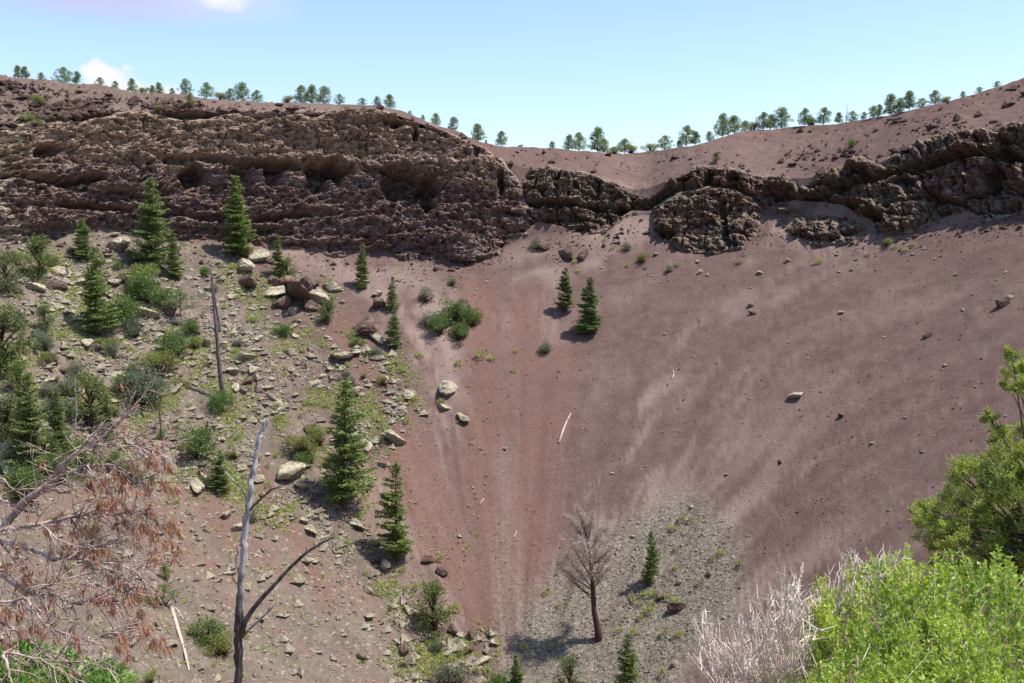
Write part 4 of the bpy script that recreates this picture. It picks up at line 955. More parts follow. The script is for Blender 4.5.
        def hang(p, td, n, big=1.):
            for k in range(n):
                nn = 12; base = p + np.array([rng.normal(0, .016 * big), rng.normal(0, .02), -rng.uniform(0, .05) * big])
                C.extend(base + rng.normal(0, .007, (nn, 3))); D.extend(np.array([rng.normal(0, .25), 0, -1.]) + td * .25 + rng.normal(0, .28, (nn, 3))); Ll.extend(rng.uniform(.03, .07, nn)); Wd.extend(rng.uniform(.0035, .007, nn))
        for tp, td, dpt in tips:
            if rng.random() < .05: hang(tp, td, 1)
        for sx, sy, sz in [q for q in spots if owner[q] == pts]:
            dd = np.hypot(*(np.array([project(*(org + q)) for q in P2]) - (sx, sy)).T); dd[X2 < -5] = 1e9; i = int(np.argmin(dd)); r0_ = math.hypot(*(org + P2[i])[:2])
            for k in range(int(1 + sz / 5)):
                tgt = at(sx + rng.normal(0, sz * .55), sy + rng.normal(0, sz * .5), r0_ + rng.uniform(-.15, .15)) - org
                i2 = int(np.clip(i + rng.integers(-6, 1), 0, len(P2) - 1)); a0 = P2[i2]; mid = (a0 + tgt) / 2 + rng.normal(0, .015, 3) + [0, 0, .015]
                b.tube([a0, mid, tgt], [.004, .003, .0016], 3); hang(tgt, unit(tgt - a0), rng.integers(2, 4))
        o = link('bough', b.mesh('near_bough', True), M['twig'], e)
        if C:
            nb.leaves(C, D, Ll, Wd, rng); link('needles', nb.mesh('near_needles'), M['rust'], o)

def puffs_juniper(name, label, cat, plist, r_mid, org_px, mat, seed, leaf=.02, per=420, twig=None, updir=.5, trunk_r=.09, dspread=.5):
    """a crown of rounded sprays at given pixels and sizes, joined by limbs to one trunk"""
    rng = np.random.default_rng(seed); org = at(*org_px, r_mid); th = math.atan2(org[0], org[1]); rr_ = math.hypot(org[0], org[1])
    gz = float(cone(np.array(th), np.array(rr_))); e_org = np.array([org[0], org[1], gz]); hub = org - e_org
    e = empty(name, e_org); tag(e, label, cat)
    m = MB(); m.tube([[0, 0, -.4], hub * .5 + [.03, 0, 0], hub, hub + [0, 0, .25]], [trunk_r, trunk_r * .8, trunk_r * .6, trunk_r * .4], 8); link('trunk', m.mesh(name + '_trunk', True), M['bark'], e)
    b = MB(); C = []; D = []; Ll = []; Wd = []
    for x, y, s in plist:
        r = r_mid + rng.uniform(-dspread, dspread); c = at(x, y, r) - e_org; rad = s / FPX * r
        mid = hub + (c - hub) * .55 + rng.normal(0, .05, 3) + [0, 0, -.05]
        b.tube([hub, mid, c], [.016, .010, .004], 4)
        out = unit(c - hub + np.array([0, -.2, .2])); 
        k = max(3, int(7 * (s / 14.)))
        for q in range(k):
            v = rng.normal(size=3); v = unit(v + out * .5); cc = c + v * rad * rng.uniform(.2, .75)
            b.tube([c - out * rad * .8, cc], [.004, .002], 3)
            nn = int(per / 7); L0 = rad * .55
            t = rng.uniform(-.2, 1, nn); ax = unit(v + out * .6 + [0, 0, updir])
            pos = cc + ax[None] * (t * L0)[:, None] + rng.normal(0, 1, (nn, 3)) * (rad * .17)
            C.extend(pos); D.extend(ax + rng.normal(0, .5, (nn, 3))); Ll.extend(rng.uniform(.7, 1.5, nn) * leaf); Wd.extend(rng.uniform(.3, .55, nn) * leaf)
    link('limbs', b.mesh(name + '_limbs'), M[twig or 'bark'], e)
    f = MB(); f.leaves(C, D, Ll, Wd, rng, .12); link('foliage', f.mesh(name + '_foliage'), M[mat], e)
    return e

def build_foreground():
    rng = np.random.default_rng(9)
    # juniper on the right
    pl = [(1012, 356, 8), (1016, 372, 10), (1008, 384, 8), (1020, 390, 10), (1026, 376, 12), (1030, 395, 12), (990, 418, 8), (1000, 430, 10), (1006, 442, 9), (996, 440, 7), (1024, 436, 13), (1036, 420, 12), (1012, 455, 12)]
    poly = [(1060, 440), (1024, 446), (1002, 452), (985, 457), (972, 466), (957, 474), (952, 490), (948, 500), (935, 503), (922, 503), (910, 517), (918, 530), (925, 550), (930, 575), (1060, 590)]
    tries = 0
    while len(pl) < 88 and tries < 4000:
        tries += 1; x = rng.uniform(905, 1055); y = rng.uniform(445, 585); s = rng.uniform(11, 17)
        if poly_sd(np.array(x), np.array(y), poly) > 6 and all(math.hypot(x - a, y - b) > 10.5 for a, b, _ in pl): pl.append((x, y, s))
    pl += [(914, 514, 7), (929, 508, 9), (960, 478, 8), (965, 468, 9)]
    puffs_juniper('juniper_tree', 'near juniper with rounded yellow green sprays at the right edge above the bright bush', 'juniper', pl, 9.0, (1085, 560), 'near_juniper', 3, .027, 640, 'bark', .5, .12, .55)
    # feathery green bush, bottom left
    pl = []; poly = [(-60, 640), (0, 648), (20, 642), (35, 650), (58, 650), (75, 652), (88, 664), (100, 668), (118, 672), (130, 690), (130, 730), (-60, 730)]
    tries = 0
    while len(pl) < 75 and tries < 4000:
        tries += 1; x = rng.uniform(-60, 130); y = rng.uniform(645, 730); s = rng.uniform(10, 16)
        if poly_sd(np.array(x), np.array(y), poly) > 5 and all(math.hypot(x - a, y - b) > 9 for a, b, _ in pl): pl.append((x, y, s))
    puffs_juniper('feathery_shrub', 'bright feathery green shrub in the bottom left corner under the dead boughs', 'shrub', pl, 9.5, (30, 760), 'feather', 5, .050, 300, 'bark', .5, .06, .8)
    # big broad-leaved bush, bottom right
    cx, cy, r = 925, 745, 6.4; cen = at(cx, cy, r); th = math.atan2(cen[0], cen[1]); gz = float(cone(np.array(th), np.array(r)))
    org = np.array([cen[0], cen[1], gz]); e = empty('leafy_bush', org); tag(e, 'big bright green leafy bush filling the bottom right corner', 'bush')
    st = MB(); C = []; D = []; Ll = []; Wd = []
    top = [(740, 760), (752, 690), (768, 665), (795, 640), (806, 626), (818, 588), (828, 577), (838, 575), (850, 566), (862, 552), (880, 562), (900, 549), (918, 560), (935, 552), (948, 546), (962, 552), (980, 548), (1000, 560), (1024, 572), (1100, 600)]
    txs = [a for a, _ in top]; tys = [b for _, b in top]
    n = 0
    while n < 1700:
        x = rng.uniform(748, 1090) + rng.normal(0, 6); yt = float(np.interp(x, txs, tys)) + rng.normal(0, 5) - 10 * max(0, rng.normal(0, .6)); y = yt + 2 + 22 * fbm(np.array(x * .05), np.array(0.), 71, 3) * (x > 800) + (rng.random() ** 1.15) * (745 - yt)
        # higher on the picture = farther back on the mound
        f = (y - yt) / (745 - yt + 1e-6); rr_ = 7.3 - 1.9 * min(1, f * 1.2) + rng.uniform(-.15, .35)
        tip = at(x, y, rr_) - org; root = np.array([tip[0] * .35 + rng.normal(0, .05), tip[1] * .35 + rng.normal(0, .05), 0.])
        d = unit(unit(tip - root) + rng.normal(0, .38, 3) + [0, 0, .25]); Ls = rng.uniform(.14, .30); s0 = tip - d * Ls
        st.tube([s0 - d * .05, s0, tip], [.0025, .0022, .0012], 3)
        k = 22; t = rng.uniform(0, 1.0, k); ps = s0 + d[None] * (t * Ls)[:, None]
        a1 = rng.normal(size=(k, 3)); a1 -= (a1 @ d)[:, None] * d[None]; a1 /= np.linalg.norm(a1, axis=1)[:, None]
        C.extend(ps + a1 * .004); D.extend(a1 * .8 + d[None] * .7 + rng.normal(0, .15, (k, 3))); Ll.extend(rng.uniform(.024, .052, k) * (1.15 - .4 * t)); Wd.extend(rng.uniform(.013, .027, k)); n += 1
    for i in range(140):
        a = rng.uniform(0, 6.28); q = rng.uniform(.3, 1.25); st.tube([[rng.normal(0, .1), rng.normal(0, .1), -.2], [math.cos(a) * q * .4, math.sin(a) * q * .4, .9], [math.cos(a) * q, math.sin(a) * q, rng.uniform(1.3, 1.9)]], [.014, .01, .004], 4)
    link('stems', st.mesh('leafy_stems'), M['pale_twig'], e); f = MB(); f.leaves(C, D, Ll, Wd, rng, .10); link('leaves', f.mesh('leafy_leaves'), M['bright'], e)
    # pale dry twiggy shrub leaning out of its left flank
    c0 = at(800, 760, 6.6); th = math.atan2(c0[0], c0[1]); gz = float(cone(np.array(th), np.array(6.6))); org = np.array([c0[0], c0[1], gz]); e = empty('dry_shrub', org)
    tag(e, 'pale leafless dry shrub of thin pinkish twigs left of the big green bush', 'shrub'); b = MB()
    tops = [(690, 650), (700, 612), (712, 625), (722, 640), (735, 628), (748, 614), (760, 612), (768, 602), (780, 588), (790, 580), (800, 586), (812, 590), (828, 578), (840, 560), (852, 545), (862, 556), (880, 552), (895, 542)]
    for i in range(190):
        x = rng.uniform(688, 900) if i > 60 else 688 + 212 * (i / 60) ** .9
        if x > 830 and rng.random() < .6: x = rng.uniform(700, 830)
        yt = float(np.interp(x, [a for a, _ in tops], [q for _, q in tops])); y = yt + abs(rng.normal(0, 32)) * (0.2 if i < 90 else 1) + rng.uniform(0, 5)
        rr_ = rng.uniform(6.2, 7.3) if x < 800 else rng.uniform(7.1, 7.6); tip = at(x, y, rr_) - org
        root = np.array([tip[0] * .35 + rng.normal(0, .05), tip[1] * .3, max(.2, tip[2] - .95)])
        dd = tip - root; mid = root + dd * .5 + rng.normal(0, .02, 3) + np.array([.03, 0, 0])
        P = np.array([root, root + dd * .25 + rng.normal(0, .03, 3), mid + rng.normal(0, .03, 3), root + dd * .78 + rng.normal(0, .03, 3), tip]); b.tube(P, [.0065, .0056, .0045, .0034, .0017], 4)
        for q in range(6):
            t = rng.uniform(.3, .95); s = np.array([np.interp(t, [0, .25, .5, .78, 1], P[:, k]) for k in range(3)]); d = unit(unit(dd) + rng.normal(0, .45, 3) + [0, 0, .2]); l = rng.uniform(.06, .22)
            b.tube([s, s + d * l * .6 + rng.normal(0, .012, 3), s + d * l + [0, 0, .01]], [.004, .003, .0016], 3)
            for w in range(2): e2 = s + d * l * rng.uniform(.5, .9); b.tube([e2, e2 + unit(d + rng.normal(0, .6, 3)) * l * .45], [.0034, .0018], 3)
    link('twigs', b.mesh('dry_twigs'), M['pale_twig'], e)
    sx = MB(); sx.tube([[0, 0, -.3], [.02, 0, .3], [0, .03, .6]], [.03, .025, .015], 5); link('stem', sx.mesh('dry_stem'), M['pale_twig'], e)

# ------------------------------------------------------------------ boulders, rubble, tufts
LEFT_ZONE = [(0, 250), (110, 245), (250, 258), (330, 285), (345, 330), (400, 350), (425, 420), (400, 450), (370, 470), (360, 520), (385, 560), (420, 610), (500, 640), (490, 683), (400, 683), (380, 600), (300, 540), (200, 500), (120, 480), (0, 480)]
def build_rocks():
    rng = np.random.default_rng(101)
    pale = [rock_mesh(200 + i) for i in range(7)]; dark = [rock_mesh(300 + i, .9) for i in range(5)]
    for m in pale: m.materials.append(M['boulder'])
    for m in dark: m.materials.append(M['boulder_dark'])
    def rock(x, y, wpx, k, label, group, flat=1.0, sink=.25):
        P = ground(x, y); s = wpx * .5 / FPX * math.hypot(P[0], P[1]) * 1.35; me = (pale if k == 'p' else dark)[rng.integers(0, 7 if k == 'p' else 5)]
        o = link('boulder' if wpx > 7 else 'rock', me, None, None, P + [0, 0, s * (.45 - sink)]); o.scale = (s * rng.uniform(.9, 1.15), s * rng.uniform(.8, 1.1), s * flat * rng.uniform(.8, 1.15)); o.rotation_euler = (rng.normal(0, .3), rng.normal(0, .3), rng.uniform(0, 6.28))
        tag(o, label, 'boulder' if wpx > 7 else 'rock', group); return o
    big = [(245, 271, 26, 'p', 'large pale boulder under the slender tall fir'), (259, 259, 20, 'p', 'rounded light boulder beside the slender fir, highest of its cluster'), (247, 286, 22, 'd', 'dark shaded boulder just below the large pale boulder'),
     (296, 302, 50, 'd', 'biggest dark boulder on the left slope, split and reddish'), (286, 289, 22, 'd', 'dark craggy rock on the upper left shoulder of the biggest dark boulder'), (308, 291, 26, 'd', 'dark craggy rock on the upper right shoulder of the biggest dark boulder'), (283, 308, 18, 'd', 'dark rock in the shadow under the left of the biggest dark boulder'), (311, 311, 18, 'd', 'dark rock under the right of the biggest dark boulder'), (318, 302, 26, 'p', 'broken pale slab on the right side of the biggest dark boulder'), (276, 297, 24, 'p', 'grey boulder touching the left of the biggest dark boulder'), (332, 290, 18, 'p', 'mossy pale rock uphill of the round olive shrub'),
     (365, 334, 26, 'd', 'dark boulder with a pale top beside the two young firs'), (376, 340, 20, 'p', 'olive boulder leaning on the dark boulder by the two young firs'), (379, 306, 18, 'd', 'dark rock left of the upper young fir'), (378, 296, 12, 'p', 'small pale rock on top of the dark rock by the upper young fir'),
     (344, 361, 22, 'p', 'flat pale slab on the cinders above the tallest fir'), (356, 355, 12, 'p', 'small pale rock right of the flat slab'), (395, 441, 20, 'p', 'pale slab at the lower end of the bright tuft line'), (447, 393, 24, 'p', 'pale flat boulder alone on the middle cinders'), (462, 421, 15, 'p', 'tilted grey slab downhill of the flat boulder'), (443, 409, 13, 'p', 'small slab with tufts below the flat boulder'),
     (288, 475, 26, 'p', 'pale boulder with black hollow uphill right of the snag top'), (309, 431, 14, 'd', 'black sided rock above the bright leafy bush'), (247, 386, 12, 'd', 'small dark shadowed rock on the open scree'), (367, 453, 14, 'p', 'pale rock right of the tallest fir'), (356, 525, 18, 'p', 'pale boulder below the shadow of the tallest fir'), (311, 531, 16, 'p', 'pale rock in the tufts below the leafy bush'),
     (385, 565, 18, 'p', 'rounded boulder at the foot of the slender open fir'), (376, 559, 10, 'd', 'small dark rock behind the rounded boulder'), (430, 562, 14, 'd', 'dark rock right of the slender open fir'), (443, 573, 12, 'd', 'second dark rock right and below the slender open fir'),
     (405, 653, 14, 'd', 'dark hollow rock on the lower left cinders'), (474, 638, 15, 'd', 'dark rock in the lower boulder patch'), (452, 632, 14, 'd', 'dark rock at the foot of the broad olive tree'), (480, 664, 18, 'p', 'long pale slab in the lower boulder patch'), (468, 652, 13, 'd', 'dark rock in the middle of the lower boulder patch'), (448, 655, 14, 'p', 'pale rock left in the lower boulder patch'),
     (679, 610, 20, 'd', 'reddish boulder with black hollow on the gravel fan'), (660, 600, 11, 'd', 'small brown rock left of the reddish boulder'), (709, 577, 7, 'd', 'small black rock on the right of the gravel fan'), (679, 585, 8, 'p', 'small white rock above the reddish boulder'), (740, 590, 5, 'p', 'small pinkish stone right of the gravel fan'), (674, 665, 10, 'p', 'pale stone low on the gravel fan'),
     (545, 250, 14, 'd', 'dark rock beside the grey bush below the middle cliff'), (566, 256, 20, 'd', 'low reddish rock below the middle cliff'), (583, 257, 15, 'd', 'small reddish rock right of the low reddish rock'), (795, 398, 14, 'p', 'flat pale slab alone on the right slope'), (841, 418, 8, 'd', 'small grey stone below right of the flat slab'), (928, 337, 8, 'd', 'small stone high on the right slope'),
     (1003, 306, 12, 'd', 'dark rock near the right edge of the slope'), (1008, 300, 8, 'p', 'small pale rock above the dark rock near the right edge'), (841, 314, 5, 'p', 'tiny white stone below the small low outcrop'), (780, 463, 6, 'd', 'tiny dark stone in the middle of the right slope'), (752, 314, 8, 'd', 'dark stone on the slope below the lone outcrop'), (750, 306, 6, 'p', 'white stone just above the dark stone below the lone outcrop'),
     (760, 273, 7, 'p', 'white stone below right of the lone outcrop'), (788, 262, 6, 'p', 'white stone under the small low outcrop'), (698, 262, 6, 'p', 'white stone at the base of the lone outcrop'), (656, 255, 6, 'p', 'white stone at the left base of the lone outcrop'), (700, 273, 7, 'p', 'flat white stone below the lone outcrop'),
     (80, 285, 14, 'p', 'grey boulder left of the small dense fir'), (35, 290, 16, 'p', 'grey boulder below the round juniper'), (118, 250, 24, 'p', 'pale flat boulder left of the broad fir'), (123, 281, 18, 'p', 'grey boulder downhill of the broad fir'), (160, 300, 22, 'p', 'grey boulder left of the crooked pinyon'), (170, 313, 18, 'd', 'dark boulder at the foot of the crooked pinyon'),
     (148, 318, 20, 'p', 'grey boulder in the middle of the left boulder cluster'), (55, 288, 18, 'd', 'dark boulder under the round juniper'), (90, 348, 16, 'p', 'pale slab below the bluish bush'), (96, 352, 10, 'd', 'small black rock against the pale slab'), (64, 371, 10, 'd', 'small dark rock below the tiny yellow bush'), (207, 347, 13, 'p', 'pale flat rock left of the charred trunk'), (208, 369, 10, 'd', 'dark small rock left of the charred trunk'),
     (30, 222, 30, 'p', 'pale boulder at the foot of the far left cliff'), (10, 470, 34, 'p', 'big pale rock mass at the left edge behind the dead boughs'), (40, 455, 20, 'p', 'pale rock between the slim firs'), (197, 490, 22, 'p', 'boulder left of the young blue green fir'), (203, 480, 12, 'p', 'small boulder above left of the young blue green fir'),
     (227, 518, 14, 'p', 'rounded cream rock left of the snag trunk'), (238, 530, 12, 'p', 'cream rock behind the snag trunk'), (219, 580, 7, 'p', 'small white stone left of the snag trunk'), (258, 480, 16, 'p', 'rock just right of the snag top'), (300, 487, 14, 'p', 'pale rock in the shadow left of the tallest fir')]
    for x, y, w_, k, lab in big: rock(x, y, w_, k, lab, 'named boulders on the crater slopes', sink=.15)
    zone = np.array(LEFT_ZONE, float); n = 0
    while n < 170:
        x = rng.uniform(0, 500); y = rng.uniform(245, 683)
        if poly_sd(np.array(x), np.array(y), zone) < 2 or fbm(np.array(x * .02), np.array(y * .02), 8, 3) < -.22: continue
        if rng.random() > .35 + .65 * (y < 400): continue
        k = 'p' if rng.random() < .8 else 'd'
        rock(x, y, 4.5 + rng.pareto(2.3) * 3.5 if rng.random() < .9 else 14, k, 'pale angular rock strewn among tufts on the left slope' if k == 'p' else 'brown weathered rock strewn among tufts on the left slope', 'pale rocks strewn on the left slope' if k == 'p' else 'brown rocks strewn on the left slope', sink=.2); n += 1
    # small stones nobody could count
    def scatter(name, label, N, fn, smin, smax, mat, seed, par=2.0):
        rg = np.random.default_rng(seed); X = []; Y = []
        while len(X) < N:
            x = rg.uniform(-10, 1034, 4000); y = rg.uniform(78, 690, 4000); k = rg.random(4000) < fn(x, y); X.extend(x[k]); Y.extend(y[k])
        X = np.array(X[:N]); Y = np.array(Y[:N]); bx, by, bz = base_pt(X, Y); bz = bz + tnoise(bx, by)
        dist = np.hypot(bx, by); s = np.minimum(smin * (1 + rg.pareto(par, N)), smax)
        base = np.array([(1, 0, 0), (-1, 0, 0), (0, 1, 0), (0, -1, 0), (0, 0, 1), (0, 0, -1)], float)
        F = np.array([(0, 2, 4), (2, 1, 4), (1, 3, 4), (3, 0, 4), (2, 0, 5), (1, 2, 5), (3, 1, 5), (0, 3, 5)])
        Vv = base[None] * rg.uniform(.6, 1.25, (N, 6, 1)) + rg.normal(0, .22, (N, 6, 3)); Vv[..., 2] *= .7
        a = rg.uniform(0, 6.28, N); ca, sa = np.cos(a)[:, None], np.sin(a)[:, None]
        xx = Vv[..., 0] * ca - Vv[..., 1] * sa; yy = Vv[..., 0] * sa + Vv[..., 1] * ca
        Vv = np.stack([xx, yy, Vv[..., 2]], -1) * s[:, None, None] + np.stack([bx, by, bz + s * .15], -1)[:, None]
        me = make_mesh(name, Vv.reshape(-1, 3), [(F[None] + np.arange(N)[:, None, None] * 6).reshape(-1, 3)])
        o = link(name, me, M[mat]); tag(o, label, 'rubble', None, 'stuff')
    def f_left(x, y):
        b = sstep(-15, 25, poly_sd(x, y, zone)); c = sstep(-.35, .3, fbm(x * .03, y * .03, 8, 3)); low = sstep(-30, 20, poly_sd(x, y, [(0, 470), (200, 490), (330, 560), (400, 640), (420, 683), (0, 683)])) * .25
        return np.maximum(b * c * sstep(-.5, .35, fbm(x * .09, y * .09, 88, 3)), low * .22)
    scatter('scree_rubble', 'small pale stones strewn over the left slope', 26000, f_left, .13, 1.0, 'rubble', 1, 2.2)
    def f_grav(x, y):
        p = sstep(.35, 1., region_gravel(x, y)); return np.clip(p * (y > 330), 0, 1)
    scatter('gravel', 'grey gravel covering the fan at the crater bottom', 17000, f_grav, .045, .30, 'gravel', 2, 2.5)
    def f_cl(x, y):
        yb = np.interp(x, [a for a, _ in CBOT], [b for _, b in CBOT]); return np.exp(-((y - yb - 14) / 12) ** 2) * (y > yb - 5) * .8 * np.where(x < 520, .6, 1) * (np.abs(x - 530) > 10)
    scatter('talus_rubble', 'dark stones at the foot of the cliffs', 1800, f_cl, .12, .9, 'rubble_dark', 3, 2.0)
    def f_up(x, y):
        yr = np.interp(x, [a for a, _ in RIM], [b for _, b in RIM]); yt = np.interp(x, [a for a, _ in CTOP], [b for _, b in CTOP]); q = (y > yr + 1) & (y < yt + 3)
        c = sstep(.0, .45, fbm(x * .03, y * .07, 18, 3)); return q * np.where(x < 420, (.15 + .85 * c) * sstep(0, 14, y - yr), .012 + .10 * c ** 2 * sstep(0, 12, y - yr))
    scatter('rim_rubble', 'dark stones strewn on the slope between cliffs and skyline', 4200, f_up, .14, 1.25, 'rubble_dark', 4, 1.7)
    scatter('dark_cinders', 'small dark cinders strewn over the smooth slope', 6500, lambda x, y: ((x > 390) & (y > 235) & (y < 660)) * (.15 + .85 * sstep(-.1, .4, fbm(x * .012, y * .02, 19, 4))), .05, .22, 'rubble_dark', 7, 2.8)
    scatter('fine_cinders', 'sparse loose stones on the smooth cinder slope', 1500, lambda x, y: ((x > 400) & (y > 240) & (y < 560)) * (.04 + .25 * sstep(40, 0, np.abs(y - 262))), .08, .5, 'rubble', 6, 2.4)

def build_tufts():
    rng = np.random.default_rng(404)
    gr = [tuft_mesh(i) for i in range(4)]; dr = [tuft_mesh(10 + i) for i in range(3)]
    for m in gr: m.materials.append(M['tuft'])
    for m in dr: m.materials.append(M['tuft_dry'])
    zone = np.array(LEFT_ZONE, float); pts = []
    hand = [(640, 606, 8), (668, 601, 10), (700, 586, 9), (720, 557, 10), (740, 569, 10), (673, 533, 10), (681, 524, 10), (690, 524, 9), (676, 552, 8), (712, 563, 9), (664, 636, 12), (679, 637, 11), (640, 620, 10), (632, 600, 9), (652, 606, 9), (649, 614, 12), (676, 604, 11), (662, 676, 13), (545, 594, 9), (559, 606, 8), (524, 650, 11), (552, 648, 8), (634, 636, 10), (619, 633, 8), (676, 570, 7), (646, 598, 14), (634, 604, 8), (655, 596, 9),
      (371, 412, 9), (376, 420, 9), (382, 424, 10), (388, 430, 10), (390, 436, 10), (396, 441, 9), (419, 357, 9), (408, 383, 7), (441, 404, 10), (407, 388, 6), (462, 346, 7), (458, 366, 9), (480, 360, 13), (492, 360, 9), (516, 352, 6), (513, 372, 6), (400, 385, 6), (456, 610, 12), (450, 612, 11), (415, 588, 10), (453, 663, 12), (462, 655, 12), (448, 640, 9), (488, 673, 12), (476, 672, 9), (403, 568, 9), (440, 560, 9),
      (575, 263, 6), (578, 272, 6), (612, 250, 6), (605, 240, 6), (560, 244, 6), (628, 266, 6), (678, 266, 7), (740, 263, 7), (820, 262, 7), (868, 256, 6), (895, 248, 6), (905, 252, 7), (912, 246, 6), (815, 264, 6), (646, 268, 6)]
    for x, y, w_ in hand: pts.append((x, y, w_, 'h'))
    while len(pts) < 298:
        x = rng.uniform(0, 500); y = rng.uniform(255, 680); sd = poly_sd(np.array(x), np.array(y), zone)
        low = 170 < x < 420 and y > 450
        if sd < 0 and not (low and rng.random() < .06): continue
        if x < 200 and y < 330 and rng.random() < .6: continue
        pts.append((x, y, rng.uniform(5, 10), 'l'))
    for i, (x, y, w_, z_) in enumerate(pts):
        P = ground(x, y); s = w_ / FPX * math.hypot(P[0], P[1]) * 1.1; d = rng.random() < .25
        o = link('grass_tuft', (dr if d else gr)[rng.integers(0, 3 if d else 4)], None, None, P); o.scale = (s * .9, s * .9, s * rng.uniform(.85, 1.2)); o.rotation_euler = (0, 0, rng.uniform(0, 6.28)); o.location.z += .12 * s
        if z_ == 'h' : g = 'tufts dotted over the cinders and gravel'; lab = ('straw coloured' if d else 'yellow green') + ' tuft dotted on the open cinders and gravel fan'
        else: g = 'tufts among the rocks of the left slope'; lab = ('straw coloured' if d else 'yellow green') + ' tuft growing among the rocks of the left slope'
        tag(o, lab, 'grass tuft', g + (', dry' if d else ', green'))
    # ground cover
    N = 12000; X = []; Y = []
    while len(X) < N:
        x = rng.uniform(0, 500, 3000); y = rng.uniform(250, 683, 3000)
        b = sstep(-20, 30, poly_sd(x, y, zone)); c = sstep(-.1, .35, fbm(x * .035, y * .035, 28, 3)); k = rng.random(3000) < np.maximum(b * c, .02); X.extend(x[k]); Y.extend(y[k])
    X = np.array(X[:N]); Y = np.array(Y[:N]); bx, by, bz = base_pt(X, Y); bz = bz + tnoise(bx, by); m = MB(); s = rng.uniform(.18, .62, N)
    for q in range(13):
        az = rng.uniform(0, 6.28, N); e = rng.uniform(.3, 1.5, N); D = np.stack([np.cos(az) * np.cos(e), np.sin(az) * np.cos(e), np.sin(e)], -1)
        m.leaves(np.stack([bx, by, bz - .03], -1) + D * s[:, None] * .35 + rng.normal(0, .05, (N, 3)) * [1, 1, .2], D + rng.normal(0, .5, (N, 3)), s * .6, s * .3, rng)
    o = link('ground_cover', m.mesh('ground_cover'), M['tuft']); tag(o, 'low sparse yellow green weeds between the stones of the left slope', 'weeds', None, 'stuff')

# ------------------------------------------------------------------ light and sky
SUN_EL, SUN_AZ = R(65), R(93)      # azimuth clockwise from the view axis: from the right, a little behind the camera
def build_light():
    sd = bpy.data.lights.new('sun', 'SUN'); sd.energy = 3.7; sd.angle = R(.53); sd.color = (1., .945, .855); so = bpy.data.objects.new('sun', sd); COL.objects.link(so)
    d = Vector((math.sin(SUN_AZ) * math.cos(SUN_EL), math.cos(SUN_AZ) * math.cos(SUN_EL), math.sin(SUN_EL)))
    so.rotation_euler = d.to_track_quat('Z', 'Y').to_euler(); so.location = d * 300
    w = bpy.data.worlds.new('World'); SC.world = w; w.use_nodes = True; t = w.node_tree; t.nodes.clear(); L = t.links.new
    out = t.nodes.new('ShaderNodeOutputWorld'); bg = t.nodes.new('ShaderNodeBackground'); sk = t.nodes.new('ShaderNodeTexSky'); sk.sky_type = 'NISHITA'; sk.sun_disc = False
    sk.sun_elevation = SUN_EL; sk.sun_rotation = SUN_AZ; sk.altitude = 0; sk.air_density = 1.0; sk.dust_density = SKY['dust']; sk.ozone_density = SKY['ozone']
    bg.inputs['Strength'].default_value = SKY['strength']
    # clouds by direction: soft white heaps low over the left rim and a mauve bank higher up
    tc = t.nodes.new('ShaderNodeTexCoord'); G = tc.outputs['Generated']
    def nd(ty, **k):
        n = t.nodes.new(ty); [setattr(n, a, b) for a, b in k.items()]; return n
    def mth(op, a, b=0., c=None):
        n = nd('ShaderNodeMath', operation=op)
        for s, v in zip(n.inputs, (a, b, c)):
            if v is None: continue
            if hasattr(v, 'links'): L(v, s)
            else: s.default_value = v
        return n.outputs[0]
    ns = nd('ShaderNodeTexNoise'); ns.inputs['Scale'].default_value = 55; ns.inputs['Detail'].default_value = 6; L(G, ns.inputs['Vector'])
    sp = nd('ShaderNodeSeparateXYZ'); L(G, sp.inputs[0])
    def blob(px, py, rx, ry, soft, nz):
        X, Y, Z = [float(v) for v in ray(px, py)]; l = math.sqrt(X * X + Y * Y + Z * Z)
        a = mth('MULTIPLY', mth('SUBTRACT', sp.outputs[0], X / l), FPX / rx); b = mth('MULTIPLY', mth('SUBTRACT', sp.outputs[2], Z / l), FPX / ry)
        q = mth('SQRT', mth('ADD', mth('MULTIPLY', a, a), mth('MULTIPLY', b, b)))
        q = mth('ADD', q, mth('MULTIPLY', mth('SUBTRACT', ns.outputs['Fac'], .5), nz))
        q = mth('MULTIPLY', mth('SUBTRACT', 1 + soft, q), 1 / (2 * soft)); q = nd('ShaderNodeClamp') and q
        c = nd('ShaderNodeClamp'); L(q, c.inputs[0]); g = mth('GREATER_THAN', sp.outputs[1], 0.); return mth('MULTIPLY', c.outputs[0], g)
    # sky tint: slightly more cyan, as the photograph's camera saw it
    tint = nd('ShaderNodeMix', data_type='RGBA', blend_type='MULTIPLY'); tint.inputs[0].default_value = 1; L(sk.outputs[0], tint.inputs[6]); tint.inputs[7].default_value = (*SKY['tint'], 1)
    cur = tint.outputs[2]; k = 1 / SKY['strength'] / 2 ** SKY['exposure']
    for px, py, rx, ry, soft, nz, colr in [(103, 73, 18, 8, .3, 2.6, (1., 1., 1.03)), (120, 86, 24, 7, .5, 2.6, (.93, .98, 1.03)), (150, 95, 30, 8, .6, 2.4, (.92, .98, 1.03)), (190, -4, 60, 16, .7, 1., (.72, .80, 1.0)), (95, -3, 75, 15, .7, .7, (.60, .66, .95)), (222, -2, 17, 8, .6, 1.6, (.93, .95, 1.0))]:
        m = nd('ShaderNodeMix', data_type='RGBA'); L(blob(px, py, rx, ry, soft, nz), m.inputs[0]); L(cur, m.inputs[6]); m.inputs[7].default_value = (colr[0] * k, colr[1] * k, colr[2] * k, 1); cur = m.outputs[2]
    L(cur, bg.inputs[0]); L(bg.outputs[0], out.inputs[0])
    SC.view_settings.view_transform = 'Standard'; SC.view_settings.look = 'None'; SC.view_settings.gamma = 1; SC.view_settings.exposure = SKY['exposure']
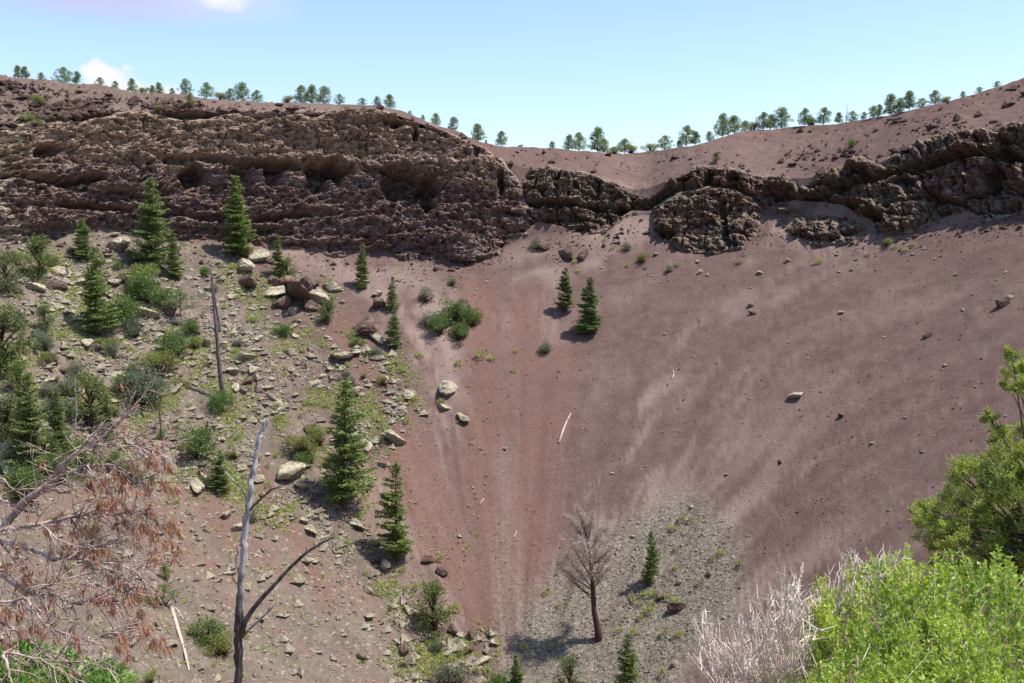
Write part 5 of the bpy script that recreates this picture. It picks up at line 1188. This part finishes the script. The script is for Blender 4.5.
SKY = dict(strength=.15, dust=.8, ozone=1.0, tint=(.77, .79, .83), exposure=.84)

build_light()
build_terrain()
GAP_R = ([(640, 210), (655, 203), (668, 196), (682, 190), (700, 186), (735, 190), (748, 197), (768, 198), (800, 202), (818, 198), (842, 188), (865, 182), (885, 178)], 4.5, 4.2)
build_cliff('left', 'cliff', 'tall brown cliff wall with caves stretching under the left half of the rim', M['rock_left'], 1.0, 1.6, deep=2.1, rough=1.15, layer=.55, ragged=18.,
    gaps=[([(165, 163), (200, 160), (240, 164), (270, 168), (330, 168), (350, 172)], 3.2, 2.6), ([(0, 178), (60, 186), (100, 180)], 3, 1.5), ([(385, 122), (420, 125), (445, 135)], 2.5, 2.), ([(240, 112), (262, 118), (300, 112)], 2.2, 1.8), ([(60, 205), (150, 215), (230, 222), (330, 215)], 3, 1.2)],
    caves=[(191, 177, 15, 11, 3.6), (240, 178, 14, 10, 2.0), (274, 176, 12, 12, 2.4), (315, 180, 11, 18, 2.8), (335, 172, 10, 13, 3.6), (402, 186, 20, 17, 3.8), (429, 194, 9, 21, 4.2), (398, 126, 9, 5, 2.), (45, 153, 17, 6, 3.), (417, 134, 4, 8, 2.6), (476, 152, 4, 9, 2.2), (500, 185, 4, 14, 2.)])
build_cliff('middle', 'cliff', 'two tiered rock band below the saddle of the rim', M['rock_dark'], .9, 1.6, deep=1.4, rough=1.1, joint=1.3,
    gaps=[([(524, 206), (545, 206), (580, 205), (610, 207), (632, 208)], 3., 3.2), GAP_R, ([(530, 224), (560, 220), (600, 222)], 2, 1.2)], caves=[(620, 212, 14, 5, 3.5), (682, 178, 8, 9, 3.), (708, 178, 8, 11, 3.5), (733, 180, 8, 8, 2.5), (557, 178, 4, 12, 2.), (596, 185, 5, 10, 1.8), (668, 190, 12, 6, 2.5)])
build_cliff('outcrop', 'rock_outcrop', 'large rounded lichen covered outcrop alone on the cinders below the rock band', M['rock_dark'], .95, 3.6, rough=1.35, joint=.9,
    gaps=[([(655, 212), (690, 207), (720, 203), (750, 212)], 1.6, .6), ([(670, 236), (710, 233), (750, 236)], 1.6, .5)], caves=[(664, 238, 13, 7, 2.4), (727, 222, 3.5, 24, 1.3)], cat='rock outcrop')
build_cliff('right', 'cliff', 'dark lichen covered rock band crossing the right slope with a square niche', M['rock_dark'], .9, 2.4, deep=1.6, rough=1.1, joint=1.6,
    gaps=[([(768, 198), (800, 203), (818, 200), (842, 188), (865, 180), (888, 176), (925, 168), (960, 159), (990, 157), (1024, 161), (1070, 159)], 4., 3.6), ([(890, 205), (930, 200), (960, 205)], 2, 1.2), ([(800, 186), (830, 186)], 2, 1.5)],
    caves=[(992, 180, 10, 17, 4.4), (932, 200, 8, 8, 2.), (858, 175, 14, 9, 2.6), (785, 196, 12, 8, 2.6), (875, 222, 14, 8, 2.6), (1012, 150, 6, 9, 2.2), (905, 184, 12, 5, 2.), (850, 206, 22, 5, 1.6)])
build_cliff('small', 'rock_outcrop', 'small low outcrop in front of the right rock band', M['rock_dark'], .8, 3.0, rough=1.2, joint=1., gaps=[([(795, 238), (830, 241), (862, 233)], 3., 2.)], cat='rock outcrop')
build_cliff('tiny', 'rock_outcrop', 'tiny rock knob in the gap between the lone outcrop and the right band', M['rock_dark'], .6, 1.6, cat='rock outcrop')
build_rocks()
build_tufts()
build_plants()
build_dead()
build_dead_branches()
build_foreground()
